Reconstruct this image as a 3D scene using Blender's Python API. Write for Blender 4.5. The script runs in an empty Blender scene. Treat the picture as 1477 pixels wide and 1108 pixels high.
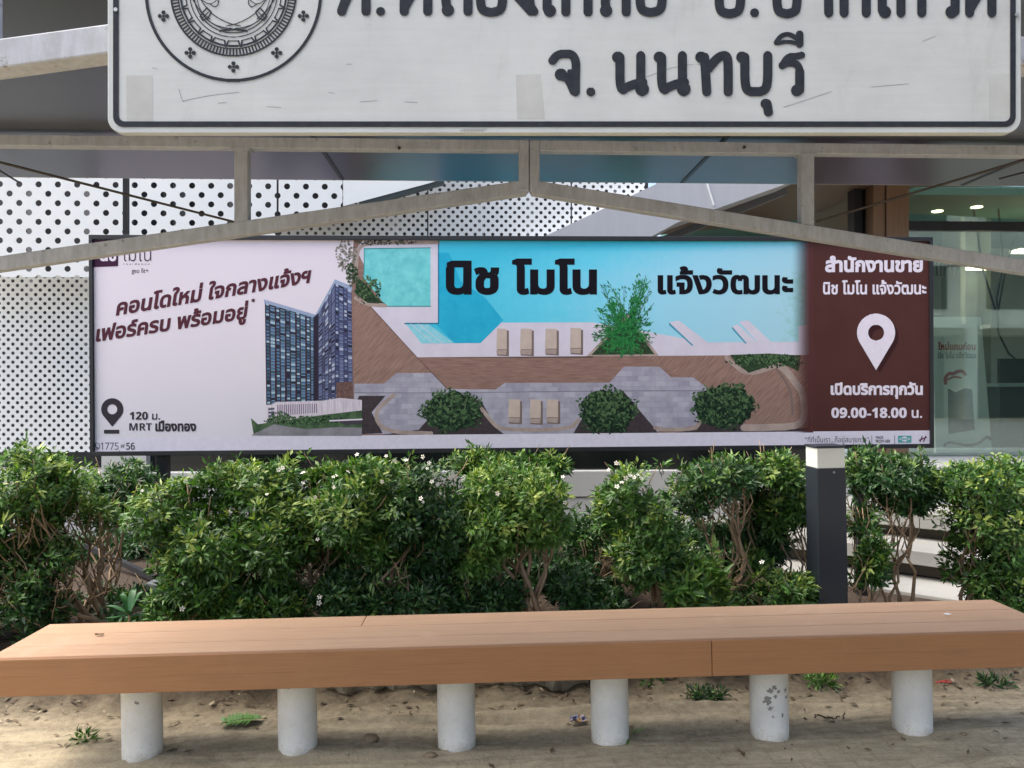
import bpy, math, random
import numpy as np
from mathutils import Vector, Matrix

# ------------------------------------------------------------------ camera, world, sun, exposure
sc = bpy.context.scene
COL = sc.collection
YAW = math.radians(2.0)
F_PX, CX, CY, EYE = 1159.0, 738.5, 554.0, 1.45
cam_data = bpy.data.cameras.new('camera')
cam = bpy.data.objects.new('camera', cam_data)
COL.objects.link(cam)
cam.location = (0, 0, EYE)
cam.rotation_euler = (math.radians(90), 0, -YAW)
cam_data.sensor_width = 36
cam_data.lens = 36 * F_PX / 1477
cam_data.clip_start, cam_data.clip_end = 0.02, 800
sc.camera = cam
SUN_EL, SUN_AZ = math.radians(60), math.radians(268)      # azimuth: clockwise from +Y (north)
world = bpy.data.worlds.new('World')
sc.world = world
world.use_nodes = True
wn = world.node_tree
sky = wn.nodes.new('ShaderNodeTexSky')
sky.sky_type = 'NISHITA'
sky.sun_disc = False
sky.sun_elevation = SUN_EL
sky.sun_rotation = SUN_AZ
sky.dust_density = 5.0
sky.air_density = 1.0
sky.ozone_density = 1.0
wn.nodes['Background'].inputs['Strength'].default_value = 0.15
wn.links.new(sky.outputs[0], wn.nodes['Background'].inputs['Color'])
sun_d = bpy.data.lights.new('sun', 'SUN')
sun_d.energy = 2.0
sun_d.angle = math.radians(55)
sun_d.color = (1.0, 0.98, 0.95)
sun = bpy.data.objects.new('sun', sun_d)
COL.objects.link(sun)
sun_dir = Vector((math.sin(SUN_AZ) * math.cos(SUN_EL), math.cos(SUN_AZ) * math.cos(SUN_EL), math.sin(SUN_EL)))
sun.rotation_euler = sun_dir.to_track_quat('Z', 'Y').to_euler()
sun.location = sun_dir * 30
vs = sc.view_settings
sc.display_settings.display_device = 'sRGB'
vs.view_transform, vs.look, vs.gamma, vs.use_curve_mapping = 'Standard', 'None', 1.0, False
vs.exposure = 1.38
sc.cycles.max_bounces = 10
sc.cycles.transparent_max_bounces = 12
sc.cycles.diffuse_bounces = 5

# ------------------------------------------------------------------ helpers
def S(r, g, b):
    def f(c):
        c /= 255.0
        return c / 12.92 if c <= 0.04045 else ((c + 0.055) / 1.055) ** 2.4
    return (f(r), f(g), f(b), 1.0)

def ray(px, py):
    dx, dz = (px - CX) / F_PX, -(py - CY) / F_PX
    return Vector((dx * math.cos(YAW) + math.sin(YAW), -dx * math.sin(YAW) + math.cos(YAW), dz))

def at(px, py, Y):
    d = ray(px, py)
    return Vector((0, 0, EYE)) + d * (Y / d.y)

def at_z(px, py, z):
    d = ray(px, py)
    return Vector((0, 0, EYE)) + d * ((z - EYE) / d.z)

class Local:
    """a vertical board's own frame (x right, y back, z up): board(px, py) -> its local x, z"""
    def __init__(s, loc, rot):
        s.loc, s.rot = Vector(loc), rot
        s.M = Matrix.LocRotScale(Vector(loc), rot, None)
        s.I = s.M.inverted()
        s.o = s.I @ Vector((0, 0, EYE))
    def __call__(s, px, py):
        d = s.I.to_3x3() @ ray(px, py)
        p = s.o + d * (-s.o.y / d.y)
        return (p.x, p.z)

def tag(o, label=None, cat=None, group=None, kind=None):
    if label: o['label'] = label
    if cat: o['category'] = cat
    if group: o['group'] = group
    if kind: o['kind'] = kind
    return o

def empty(name, loc=(0, 0, 0), rot=None):
    o = bpy.data.objects.new(name, None)
    COL.objects.link(o)
    o.location = loc
    if rot is not None: o.rotation_euler = rot
    o.empty_display_size = 0.1
    return o

class MB:
    def __init__(s): s.v, s.f, s.m = [], [], []
    def add(s, vs_, fs_, mi=0):
        b = len(s.v)
        s.v.extend(tuple(p) for p in vs_)
        s.f.extend(tuple(b + i for i in f) for f in fs_)
        s.m.extend([mi] * len(fs_))
        return s
    def box(s, a, b, mi=0):
        x0, y0, z0 = (min(p, q) for p, q in zip(a, b))
        x1, y1, z1 = (max(p, q) for p, q in zip(a, b))
        return s.add([(x0,y0,z0),(x1,y0,z0),(x1,y1,z0),(x0,y1,z0),(x0,y0,z1),(x1,y0,z1),(x1,y1,z1),(x0,y1,z1)],
                     [(0,3,2,1),(4,5,6,7),(0,1,5,4),(1,2,6,5),(2,3,7,6),(3,0,4,7)], mi)
    def bar(s, p, q, w, h, up=(0, 0, 1)):
        """box section bar from p to q, w across, h along up"""
        p, q = Vector(p), Vector(q)
        d = (q - p).normalized()
        sd = d.cross(Vector(up)).normalized()
        u = sd.cross(d).normalized()
        vs_ = []
        for e in (p, q):
            for a, b in ((-1, -1), (1, -1), (1, 1), (-1, 1)):
                vs_.append(e + sd * (a * w / 2) + u * (b * h / 2))
        return s.add(vs_, [(0,1,2,3),(7,6,5,4),(0,4,5,1),(1,5,6,2),(2,6,7,3),(3,7,4,0)])
    def tube(s, pts, rads, n=8, caps=True):
        pts = [Vector(p) for p in pts]
        if not isinstance(rads, (list, tuple)): rads = [rads] * len(pts)
        vs_, fs_ = [], []
        ref = Vector((0.31, 0.87, 0.2)).normalized()
        for i, p in enumerate(pts):
            d = (pts[min(i + 1, len(pts) - 1)] - pts[max(i - 1, 0)]).normalized()
            a = d.cross(ref)
            if a.length < 1e-3: a = d.cross(Vector((1, 0, 0)))
            a.normalize()
            b = d.cross(a)
            for k in range(n):
                t = 2 * math.pi * k / n
                vs_.append(p + (a * math.cos(t) + b * math.sin(t)) * rads[i])
        for i in range(len(pts) - 1):
            for k in range(n):
                k2 = (k + 1) % n
                fs_.append((i*n+k, i*n+k2, (i+1)*n+k2, (i+1)*n+k))
        if caps:
            fs_.append(tuple(range(n - 1, -1, -1)))
            fs_.append(tuple((len(pts)-1)*n + k for k in range(n)))
        return s.add(vs_, fs_)
    def prism(s, poly, y0, y1, mi=0):
        """polygon in (x, z), extruded from y0 (front) to y1"""
        n = len(poly)
        vs_ = [(x, y0, z) for x, z in poly] + [(x, y1, z) for x, z in poly]
        fs_ = [tuple(range(n)), tuple(range(2*n - 1, n - 1, -1))]
        fs_ += [(i, i + n, (i + 1) % n + n, (i + 1) % n) for i in range(n)]
        return s.add(vs_, fs_, mi)
    def build(s, name, mats, parent=None, smooth=False, bevel=0, fix=True):
        me = bpy.data.meshes.new(name)
        me.from_pydata(s.v, [], s.f)
        if not isinstance(mats, (list, tuple)): mats = [mats]
        for m in mats: me.materials.append(m)
        if len(mats) > 1: me.polygons.foreach_set('material_index', s.m)
        if fix:
            import bmesh
            bm = bmesh.new(); bm.from_mesh(me)
            bmesh.ops.recalc_face_normals(bm, faces=bm.faces)
            bm.to_mesh(me); bm.free()
        if smooth: me.polygons.foreach_set('use_smooth', [True] * len(me.polygons))
        me.update()
        o = bpy.data.objects.new(name, me)
        COL.objects.link(o)
        if parent: o.parent = parent
        if bevel:
            b = o.modifiers.new('edge', 'BEVEL')
            b.width, b.segments, b.limit_method = bevel, 2, 'ANGLE'
        return o

# ------------------------------------------------------------------ materials
def nd(nt, t, **kw):
    n = nt.nodes.new(t)
    for k, v in kw.items():
        if k in n.inputs: n.inputs[k].default_value = v
        else: setattr(n, k, v)
    return n

def math_n(nt, op, a, b=None, c=None):
    n = nt.nodes.new('ShaderNodeMath'); n.operation = op
    for i, v in enumerate((a, b, c)):
        if v is None: continue
        if isinstance(v, (int, float)): n.inputs[i].default_value = v
        else: nt.links.new(v, n.inputs[i])
    return n.outputs[0]

def coords(nt, scale=(1, 1, 1), kind='Object'):
    tc = nt.nodes.new('ShaderNodeTexCoord')
    mp = nt.nodes.new('ShaderNodeMapping')
    mp.inputs['Scale'].default_value = scale
    nt.links.new(tc.outputs[kind], mp.inputs['Vector'])
    return mp.outputs[0]

def ramp(nt, fac, stops):
    r = nt.nodes.new('ShaderNodeValToRGB')
    e = r.color_ramp.elements
    while len(e) < len(stops): e.new(0.5)
    for el, (p, c) in zip(e, stops): el.position = p; el.color = c
    nt.links.new(fac, r.inputs[0])
    return r.outputs[0]

def noise(nt, vec, scale, detail=4, rough=0.55, dist=0.0):
    n = nd(nt, 'ShaderNodeTexNoise')
    n.inputs['Scale'].default_value = scale
    n.inputs['Detail'].default_value = detail
    n.inputs['Roughness'].default_value = rough
    n.inputs['Distortion'].default_value = dist
    nt.links.new(vec, n.inputs['Vector'])
    return n.outputs[0]

def mixc(nt, fac, a, b, mode='MIX'):
    m = nt.nodes.new('ShaderNodeMix'); m.data_type = 'RGBA'; m.blend_type = mode
    for sock, v in ((m.inputs[0], fac), (m.inputs[6], a), (m.inputs[7], b)):
        if isinstance(v, (tuple, list, float, int)): sock.default_value = v
        else: nt.links.new(v, sock)
    return m.outputs[2]

def bump(nt, bsdf, h, strength=0.3, dist=0.01):
    b = nt.nodes.new('ShaderNodeBump')
    b.inputs['Strength'].default_value = strength
    b.inputs['Distance'].default_value = dist
    nt.links.new(h, b.inputs['Height'])
    nt.links.new(b.outputs[0], bsdf.inputs['Normal'])

def new_mat(name):
    m = bpy.data.materials.new(name); m.use_nodes = True
    return m, m.node_tree, m.node_tree.nodes['Principled BSDF']

def mul(c, k): return (c[0]*k, c[1]*k, c[2]*k, 1.0)

def mat(name, c, rough=0.5, metal=0.0, var=0.15, scale=6.0, stretch=(1, 1, 1), bmp=0.0, spec=0.5, detail=5):
    m, nt, b = new_mat(name)
    v = coords(nt, stretch)
    n = noise(nt, v, scale, detail, 0.6)
    nt.links.new(ramp(nt, n, [(0.25, mul(c, 1 - var)), (0.75, mul(c, 1 + var))]), b.inputs['Base Color'])
    b.inputs['Roughness'].default_value = rough
    b.inputs['Metallic'].default_value = metal
    b.inputs['Specular IOR Level'].default_value = spec
    if bmp: bump(nt, b, n, bmp, 0.005)
    return m

def ink(name, c, c2=None, scale=30, stretch=(1, 1, 1), rough=0.42, rot=0):
    """printed vinyl: flat pigment with a little print mottling"""
    m, nt, b = new_mat(name)
    v = coords(nt)
    if rot:
        mr = nt.nodes.new('ShaderNodeMapping'); mr.inputs['Rotation'].default_value = (0, math.radians(rot), 0)
        nt.links.new(v, mr.inputs[0]); v = mr.outputs[0]
    ms_ = nt.nodes.new('ShaderNodeMapping'); ms_.inputs['Scale'].default_value = stretch
    nt.links.new(v, ms_.inputs[0])
    n = noise(nt, ms_.outputs[0], scale, 5, 0.65)
    c2 = c2 or mul(c, 0.9)
    nt.links.new(ramp(nt, n, [(0.35, c2), (0.65, c)]), b.inputs['Base Color'])
    b.inputs['Roughness'].default_value = rough
    b.inputs['Specular IOR Level'].default_value = 0.12
    return m

def perforated(name, c, pitch, row, rad, off=(0, 0)):
    """white metal sheet with real see-through punched holes in a staggered grid (object x, z)"""
    m, nt, b = new_mat(name)
    tc = nt.nodes.new('ShaderNodeTexCoord')
    sp = nt.nodes.new('ShaderNodeSeparateXYZ')
    nt.links.new(tc.outputs['Object'], sp.inputs[0])
    v = math_n(nt, 'DIVIDE', math_n(nt, 'ADD', sp.outputs['Z'], 50 * row + off[1]), row)
    rw = math_n(nt, 'FLOOR', v)
    sh = math_n(nt, 'MULTIPLY', math_n(nt, 'MODULO', rw, 2.0), 0.5)
    u = math_n(nt, 'ADD', math_n(nt, 'DIVIDE', math_n(nt, 'ADD', sp.outputs['X'], 80 * pitch + off[0]), pitch), sh)
    du = math_n(nt, 'MULTIPLY', math_n(nt, 'SUBTRACT', math_n(nt, 'FRACT', u), 0.5), pitch)
    dv = math_n(nt, 'MULTIPLY', math_n(nt, 'SUBTRACT', math_n(nt, 'FRACT', v), 0.5), row)
    d = math_n(nt, 'SQRT', math_n(nt, 'ADD', math_n(nt, 'MULTIPLY', du, du), math_n(nt, 'MULTIPLY', dv, dv)))
    hole = math_n(nt, 'LESS_THAN', d, rad)
    n = noise(nt, coords(nt), 2.5, 4)
    nt.links.new(ramp(nt, n, [(0.3, mul(c, 0.95)), (0.7, c)]), b.inputs['Base Color'])
    b.inputs['Roughness'].default_value = 0.4
    tr = nt.nodes.new('ShaderNodeBsdfTransparent')
    mx = nt.nodes.new('ShaderNodeMixShader')
    nt.links.new(hole, mx.inputs[0]); nt.links.new(b.outputs[0], mx.inputs[1]); nt.links.new(tr.outputs[0], mx.inputs[2])
    nt.links.new(mx.outputs[0], nt.nodes['Material Output'].inputs['Surface'])
    return m

def glass(name, tint, refl=0.2):
    m, nt, b = new_mat(name)
    nt.nodes.remove(b)
    tr = nd(nt, 'ShaderNodeBsdfTransparent'); tr.inputs[0].default_value = tint
    gl = nd(nt, 'ShaderNodeBsdfGlossy'); gl.inputs[0].default_value = (0.85, 0.95, 0.9, 1); gl.inputs['Roughness'].default_value = 0.02
    fr = nd(nt, 'ShaderNodeFresnel'); fr.inputs[0].default_value = 1.5
    f = math_n(nt, 'ADD', fr.outputs[0], refl)
    mx = nt.nodes.new('ShaderNodeMixShader')
    nt.links.new(f, mx.inputs[0]); nt.links.new(tr.outputs[0], mx.inputs[1]); nt.links.new(gl.outputs[0], mx.inputs[2])
    nt.links.new(mx.outputs[0], nt.nodes['Material Output'].inputs['Surface'])
    return m

def emit(name, c, k):
    m, nt, b = new_mat(name)
    b.inputs['Base Color'].default_value = c
    b.inputs['Emission Color'].default_value = c
    b.inputs['Emission Strength'].default_value = k
    return m

def leaf_mat(name, dark, mid, young, rough=0.46):
    m, nt, b = new_mat(name)
    g = nt.nodes.new('ShaderNodeNewGeometry')
    a = nt.nodes.new('ShaderNodeAttribute'); a.attribute_name = 'young'
    base = ramp(nt, g.outputs['Random Per Island'], [(0.0, dark), (0.75, mid), (1.0, mul(mid, 1.35))])
    col = mixc(nt, a.outputs['Fac'], base, young)
    nt.links.new(col, b.inputs['Base Color'])
    b.inputs['Roughness'].default_value = rough
    b.inputs['Specular IOR Level'].default_value = 0.5
    tl = nt.nodes.new('ShaderNodeBsdfTranslucent')
    nt.links.new(mixc(nt, 1.0, col, (0.9, 1.0, 0.35, 1), 'MULTIPLY'), tl.inputs['Color'])
    mx = nt.nodes.new('ShaderNodeMixShader'); mx.inputs[0].default_value = 0.28
    nt.links.new(b.outputs[0], mx.inputs[1]); nt.links.new(tl.outputs[0], mx.inputs[2])
    nt.links.new(mx.outputs[0], nt.nodes['Material Output'].inputs['Surface'])
    return m

# ------------------------------------------------------------------ flat lettering: nonzero fill by thin slabs
def slabfill(contours, n=80):
    E = []
    for c in contours:
        for (x0, y0), (x1, y1) in zip(c, c[1:] + c[:1]):
            if abs(y1 - y0) > 1e-9: E.append((x0, y0, x1, y1) if y0 < y1 else (x1, y1, x0, y0, 1))
    ymin = min(e[1] for e in E); ymax = max(e[3] for e in E)
    ys = [ymin + (ymax - ymin) * i / n for i in range(n + 1)]
    V, Fc = [], []
    for a, b in zip(ys, ys[1:]):
        mid = (a + b) / 2
        L = []
        for e in E:
            if e[1] <= mid < e[3]:
                k = (e[2] - e[0]) / (e[3] - e[1])
                xm = e[0] + k * (mid - e[1])
                ya, yb = max(a, e[1]), min(b, e[3])
                xa, xb = e[0] + k * (ya - e[1]), e[0] + k * (yb - e[1])
                L.append((xm, xa, xb, -1 if len(e) == 5 else 1))
        L.sort()
        w = 0
        for xm, xa, xb, s in L:
            if w == 0: st = (xa, xb)
            w += s
            if w == 0:
                i = len(V)
                V += [(st[0], a), (xa, a), (xb, b), (st[1], b)]
                Fc.append((i, i + 1, i + 2, i + 3))
    return V, Fc

def sans(s, bold):
    """digits and capitals from the sans alphabet whose 1 has a flag"""
    d, a = (0x1D7EC, 0x1D5D4) if bold else (0x1D7E2, 0x1D5A0)
    return ''.join(chr(d + ord(ch) - 48) if '0' <= ch <= '9' else chr(a + ord(ch) - 65) if 'A' <= ch <= 'Z' else ch for ch in s)

def text_contours(s, bold=0.0, shear=0.0, space=1.0):
    c = bpy.data.curves.new('glyphs', 'FONT')
    c.body = s; c.size = 1; c.space_character = space
    o = bpy.data.objects.new('glyphs', c); COL.objects.link(o)
    dg = bpy.context.evaluated_depsgraph_get()
    cu = o.evaluated_get(dg).to_curve(dg)
    out = []
    for sp in cu.splines:
        P = []
        if sp.type == 'BEZIER':
            B = sp.bezier_points
            for i in range(len(B)):
                p, q = B[i], B[(i + 1) % len(B)]
                a, h1, h2, d = p.co, p.handle_right, q.handle_left, q.co
                straight = ((a - h1).length < 1e-5 and (d - h2).length < 1e-5)
                for k in range(1 if straight else 5):
                    t = k / 5; u = 1 - t
                    w = a*u**3 + h1*(3*u*u*t) + h2*(3*u*t*t) + d*t**3
                    P.append((w.x, w.y))
        else:
            P = [(p.co.x, p.co.y) for p in sp.points]
        Q = []
        for p in P:
            if not Q or abs(p[0]-Q[-1][0]) + abs(p[1]-Q[-1][1]) > 1e-5: Q.append(p)
        if len(Q) > 2: out.append(Q)
    o.evaluated_get(dg).to_curve_clear()
    bpy.data.objects.remove(o); bpy.data.curves.remove(c)
    def area(c): return sum(a[0]*b[1] - b[0]*a[1] for a, b in zip(c, c[1:] + c[:1])) / 2
    bb = [(min(p[0] for p in c), min(p[1] for p in c), max(p[0] for p in c), max(p[1] for p in c)) for c in out]
    res = []
    for i, c in enumerate(out):                      # a glyph's outer contour runs counter-clockwise whatever font it came from
        host = [j for j in range(len(out)) if j != i and bb[j][0] < bb[i][0] and bb[j][1] < bb[i][1] and bb[j][2] > bb[i][2] and bb[j][3] > bb[i][3]]
        o_ = max(host, key=lambda j: bb[j][2] - bb[j][0]) if host else i
        res.append(c[::-1] if area(out[o_]) < 0 else c)
    out = res
    if bold:
        res = []
        for c in out:
            n = len(c); P = []
            for i in range(n):
                p0, p, p1 = c[i-1], c[i], c[(i+1) % n]
                a = Vector((p[0]-p0[0], p[1]-p0[1])).normalized(); b = Vector((p1[0]-p[0], p1[1]-p[1])).normalized()
                na, nb = Vector((a.y, -a.x)), Vector((b.y, -b.x))
                m = na + nb
                if m.length < 1e-4: m = na
                m.normalize()
                k = min(1 / max(m.dot(na), 0.3), 1.8)
                P.append((p[0] + m.x*bold*k, p[1] + m.y*bold*k))
            res.append(P)
        out = res
    return out

def stroke_contours(strokes, w):
    """union of round-ended strokes; each stroke a list of points (px, y up)"""
    out = []
    for st in strokes:
        ww = w
        if isinstance(st, tuple): st, ww = st
        for _ in range(2 if 2 < len(st) < 14 and st[0] != st[-1] else 0):          # round the corners
            st = [st[0]] + [((a[0]*w0 + c[0]*(1-w0)), (a[1]*w0 + c[1]*(1-w0))) for a, c in zip(st, st[1:]) for w0 in (.75, .25)] + [st[-1]]
        r = ww / 2
        for p in st:
            out.append([(p[0] + r*math.cos(2*math.pi*k/18), p[1] + r*math.sin(2*math.pi*k/18)) for k in range(18)])
        for p, q in zip(st, st[1:]):
            d = Vector((q[0]-p[0], q[1]-p[1]))
            if d.length < 1e-9: continue
            d.normalize(); nx, ny = -d.y*r, d.x*r
            out.append([(p[0]-nx, p[1]-ny), (q[0]-nx, q[1]-ny), (q[0]+nx, q[1]+ny), (p[0]+nx, p[1]+ny)])
    return out

def flat_mesh(name, V, Fc, mt, parent, y, thick=0.0):
    me = bpy.data.meshes.new(name)
    me.from_pydata([(p[0], y, p[1]) for p in V], [], Fc)
    me.materials.append(mt); me.update()
    o = bpy.data.objects.new(name, me); COL.objects.link(o)
    o.parent = parent
    return o

def text_quad(name, s, bl, br, tr, tl, L, mt, parent, y, bold=0.03, n=70, space=1.0):
    """text fitted so its bounding box fills the quad given in photo pixels on board L"""
    C = text_contours(s, bold, space=space)
    V, Fc = slabfill(C, n)
    x0, x1 = min(p[0] for p in V), max(p[0] for p in V); y0, y1 = min(p[1] for p in V), max(p[1] for p in V)
    a, b, c, d = (Vector(L(*q)) for q in (bl, br, tr, tl))
    W = []
    for p in V:
        u, v = (p[0]-x0)/(x1-x0), (p[1]-y0)/(y1-y0)
        W.append(a*(1-u)*(1-v) + b*u*(1-v) + c*u*v + d*(1-u)*v)
    return flat_mesh(name, W, Fc, mt, parent, y)

def text_box(name, s, x0, y0, x1, y1, L, mt, parent, y, **kw):
    return text_quad(name, s, (x0, y1), (x1, y1), (x1, y0), (x0, y0), L, mt, parent, y, **kw)

def arc(cx, cy, r, a0, a1, n=12, ry=None):
    ry = ry or r
    return [(cx + r*math.cos(math.radians(a0 + (a1-a0)*i/n)), cy + ry*math.sin(math.radians(a0 + (a1-a0)*i/n))) for i in range(n + 1)]

def strokes_px(name, strokes, w, L, mt, parent, y, n=150):
    C = stroke_contours([([(p[0], -p[1]) for p in (st[0] if isinstance(st, tuple) else st)], st[1] if isinstance(st, tuple) else w) for st in strokes], w)
    V, Fc = slabfill(C, n)
    return flat_mesh(name, [L(p[0], -p[1]) for p in V], Fc, mt, parent, y)

def poly_px(name, pts, L, mt, parent, y):
    V = [L(*p) for p in pts]
    a = sum(p[0]*q[1] - q[0]*p[1] for p, q in zip(V, V[1:] + V[:1]))
    if a < 0: V = V[::-1]
    return flat_mesh(name, V, [tuple(range(len(V)))], mt, parent, y)

def multi_px(name, polys, L, mt, parent, y):
    V, Fc = [], []
    for pts in polys:
        P = [L(*p) for p in pts]
        if sum(p[0]*q[1] - q[0]*p[1] for p, q in zip(P, P[1:] + P[:1])) < 0: P = P[::-1]
        Fc.append(tuple(range(len(V), len(V) + len(P)))); V += P
    return flat_mesh(name, V, Fc, mt, parent, y)

# ------------------------------------------------------------------ palette
M_dirt = None
def worn_paint():
    m, nt, b = new_mat('worn_cream_paint')
    v = coords(nt)
    n1 = noise(nt, v, 7, 6, .65); n2 = noise(nt, coords(nt, (1, 1, .25)), 45, 5, .7); n3 = noise(nt, v, 26, 6, .75)
    c = ramp(nt, n1, [(.3, S(160, 162, 166)), (.7, S(186, 188, 192))])
    c = mixc(nt, .4, c, ramp(nt, n2, [(.35, S(146, 144, 142)), (.65, S(194, 196, 200))]))
    c = mixc(nt, ramp(nt, n3, [(.60, (0, 0, 0, 1)), (.70, (.75, .75, .75, 1))]), c, S(104, 92, 76))
    nt.links.new(c, b.inputs['Base Color']); b.inputs['Roughness'].default_value = .55
    bump(nt, b, n3, .25, .003)
    return m
M_cream = worn_paint()
M_soffit = mat('grey_metal_soffit', S(98, 101, 108), 0.3, 0.75, 0.08, 1.2)
M_black = mat('black_powder_coat', S(30, 31, 35), 0.45, 0.0, 0.2, 8)
M_rust = mat('dark_cable', S(70, 62, 55), 0.6, 0.3, 0.2, 20)
M_conc = mat('white_concrete', S(214, 216, 210), 0.75, 0.0, 0.07, 14, bmp=0.25)
M_bark = mat('brown_bark', S(154, 130, 104), 0.8, 0.0, 0.3, 40, bmp=0.3)
M_wallw = mat('pale_grey_render', S(188, 188, 184), 0.7, 0.0, 0.06, 4)
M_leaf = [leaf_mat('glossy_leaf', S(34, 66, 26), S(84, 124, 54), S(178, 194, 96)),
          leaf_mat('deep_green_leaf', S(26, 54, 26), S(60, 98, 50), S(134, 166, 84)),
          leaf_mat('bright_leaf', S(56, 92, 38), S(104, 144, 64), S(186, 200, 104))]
M_petal = mat('white_petal', S(245, 240, 225), 0.5, 0.0, 0.05, 20)

# ------------------------------------------------------------------ ground
def gz(x, y, rough=True):
    z = 0.0165 * max(-4, min(4, x))
    t = max(0.0, min(1.0, (y - 3.78) / 0.35))
    u = max(0.0, min(1.0, (x - 1.25) / 0.5)) * max(0.0, min(1.0, (y - 4.3) / 0.4))
    z += 0.2 * t * t * (3 - 2 * t) * (1 - 0.95 * u * u * (3 - 2 * u))
    if rough:
        z += 0.034 * math.exp(-((y - 3.50) / 0.035) ** 2) * (0.6 + 0.5 * math.sin(x * 1.7 + 1))   # half-buried edging
        z += 0.012 * math.sin(x * 3.1 + y * 2.3) * math.sin(y * 5.1 - x) * (1 if y > 3.2 else 0.25)
        if 3.7 < y < 4.1: z += 0.02 * math.sin(x * 9.0 + math.sin(x * 23) * 1.5)
    return z

def ground_material():
    m, nt, b = new_mat('trodden_dirt')
    v = coords(nt)
    sp = nt.nodes.new('ShaderNodeSeparateXYZ'); nt.links.new(v, sp.inputs[0])
    big = noise(nt, v, 1.6, 6, 0.6, 0.4)
    fine = noise(nt, v, 28, 6, 0.7)
    grit = noise(nt, v, 120, 3, 0.7)
    str_ = noise(nt, coords(nt, (0.7, 5, 1)), 2.2, 5, 0.65, 0.5)
    dirt = ramp(nt, big, [(0.3, S(112, 100, 80)), (0.55, S(158, 144, 118)), (0.75, S(182, 168, 140))])
    dirt = mixc(nt, 0.55, dirt, ramp(nt, fine, [(0.3, S(104, 90, 68)), (0.7, S(184, 172, 146))]))
    dirt = mixc(nt, math_n(nt, 'MULTIPLY', ramp(nt, str_, [(0.45, (0, 0, 0, 1)), (0.62, (1, 1, 1, 1))]), 0.55), dirt, S(192, 178, 146))
    dirt = mixc(nt, ramp(nt, grit, [(0.62, (0, 0, 0, 1)), (0.7, (.8, .8, .8, 1))]), dirt, S(74, 62, 46))
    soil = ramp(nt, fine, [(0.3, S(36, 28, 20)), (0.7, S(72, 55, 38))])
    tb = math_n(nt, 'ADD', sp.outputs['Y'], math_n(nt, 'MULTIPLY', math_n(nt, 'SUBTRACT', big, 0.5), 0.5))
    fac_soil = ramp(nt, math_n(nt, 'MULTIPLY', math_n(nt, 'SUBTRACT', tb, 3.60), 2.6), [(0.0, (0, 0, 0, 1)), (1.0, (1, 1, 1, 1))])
    br = nd(nt, 'ShaderNodeTexBrick')
    nt.links.new(v, br.inputs['Vector'])
    br.inputs['Scale'].default_value = 1.0
    br.inputs['Brick Width'].default_value = 0.2; br.inputs['Row Height'].default_value = 0.1
    br.inputs['Mortar Size'].default_value = 0.006
    br.inputs['Color1'].default_value = S(218, 206, 172); br.inputs['Color2'].default_value = S(200, 190, 158); br.inputs['Mortar'].default_value = S(160, 148, 120)
    pav = mixc(nt, 0.5, br.outputs[0], dirt)
    tp = math_n(nt, 'ADD', sp.outputs['Y'], math_n(nt, 'MULTIPLY', math_n(nt, 'SUBTRACT', str_, 0.5), 0.35))
    fac_p = ramp(nt, math_n(nt, 'MULTIPLY', math_n(nt, 'SUBTRACT', 3.3, tp), 5.0), [(0.0, (0, 0, 0, 1)), (1.0, (.34, .34, .34, 1))])
    c = mixc(nt, fac_p, dirt, pav)
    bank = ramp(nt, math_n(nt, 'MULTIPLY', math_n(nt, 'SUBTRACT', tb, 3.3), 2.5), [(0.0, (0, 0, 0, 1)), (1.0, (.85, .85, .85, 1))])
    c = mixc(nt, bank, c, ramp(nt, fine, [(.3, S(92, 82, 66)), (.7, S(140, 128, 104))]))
    stain = noise(nt, coords(nt, (.8, 1.6, 1)), 3.3, 7, .72, .8)
    c = mixc(nt, ramp(nt, stain, [(.52, (0, 0, 0, 1)), (.66, (.5, .5, .5, 1))]), c, S(96, 88, 66))
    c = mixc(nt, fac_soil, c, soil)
    nt.links.new(c, b.inputs['Base Color'])
    b.inputs['Roughness'].default_value = 0.92
    h = math_n(nt, 'ADD', math_n(nt, 'MULTIPLY', fine, 0.7), math_n(nt, 'MULTIPLY', grit, 0.5))
    bump(nt, b, h, 0.6, 0.012)
    return m

def build_ground():
    xs = np.concatenate([np.linspace(-60, -7, 12)[:-1], np.linspace(-7, 9, 330), np.linspace(9, 60, 12)[1:]])
    ys = np.concatenate([np.linspace(-60, -1, 12)[:-1], np.linspace(-1, 2.6, 40)[:-1], np.linspace(2.6, 4.4, 120)[:-1], np.linspace(4.4, 12, 60)[:-1], np.linspace(12, 80, 8)])
    rnd = np.random.default_rng(3)
    V, Fc = [], []
    for y in ys:
        for x in xs: V.append((x, y, gz(x, y) + float(rnd.normal(0, 0.0025))))
    n = len(xs)
    for j in range(len(ys) - 1):
        for i in range(n - 1): Fc.append((j*n+i, j*n+i+1, (j+1)*n+i+1, (j+1)*n+i))
    mb = MB(); mb.v, mb.f, mb.m = V, Fc, [0] * len(Fc)
    o = mb.build('ground', ground_material(), smooth=True, fix=False)
    tag(o, 'bare trodden dirt and paving under the bench rising to the planting bed', 'ground', kind='structure')

build_ground()

def build_road():
    xs = np.concatenate([np.linspace(-60, -7, 8)[:-1], np.linspace(-7, 9, 33), np.linspace(9, 60, 8)[1:]]); ys = np.linspace(-14, -.4, 40)
    mb = MB(); n = len(xs)
    mb.v = [(x, y, gz(x, y, False) + .02) for y in ys for x in xs]
    mb.f = [(j*n+i, j*n+i+1, (j+1)*n+i+1, (j+1)*n+i) for j in range(len(ys) - 1) for i in range(n - 1)]; mb.m = [0] * len(mb.f)
    tag(mb.build('road', mat('asphalt', S(92, 92, 92), .85, 0, .2, 3, bmp=.3), fix=False), 'grey asphalt road in front of the shelter', 'road', kind='structure')
build_road()

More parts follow.
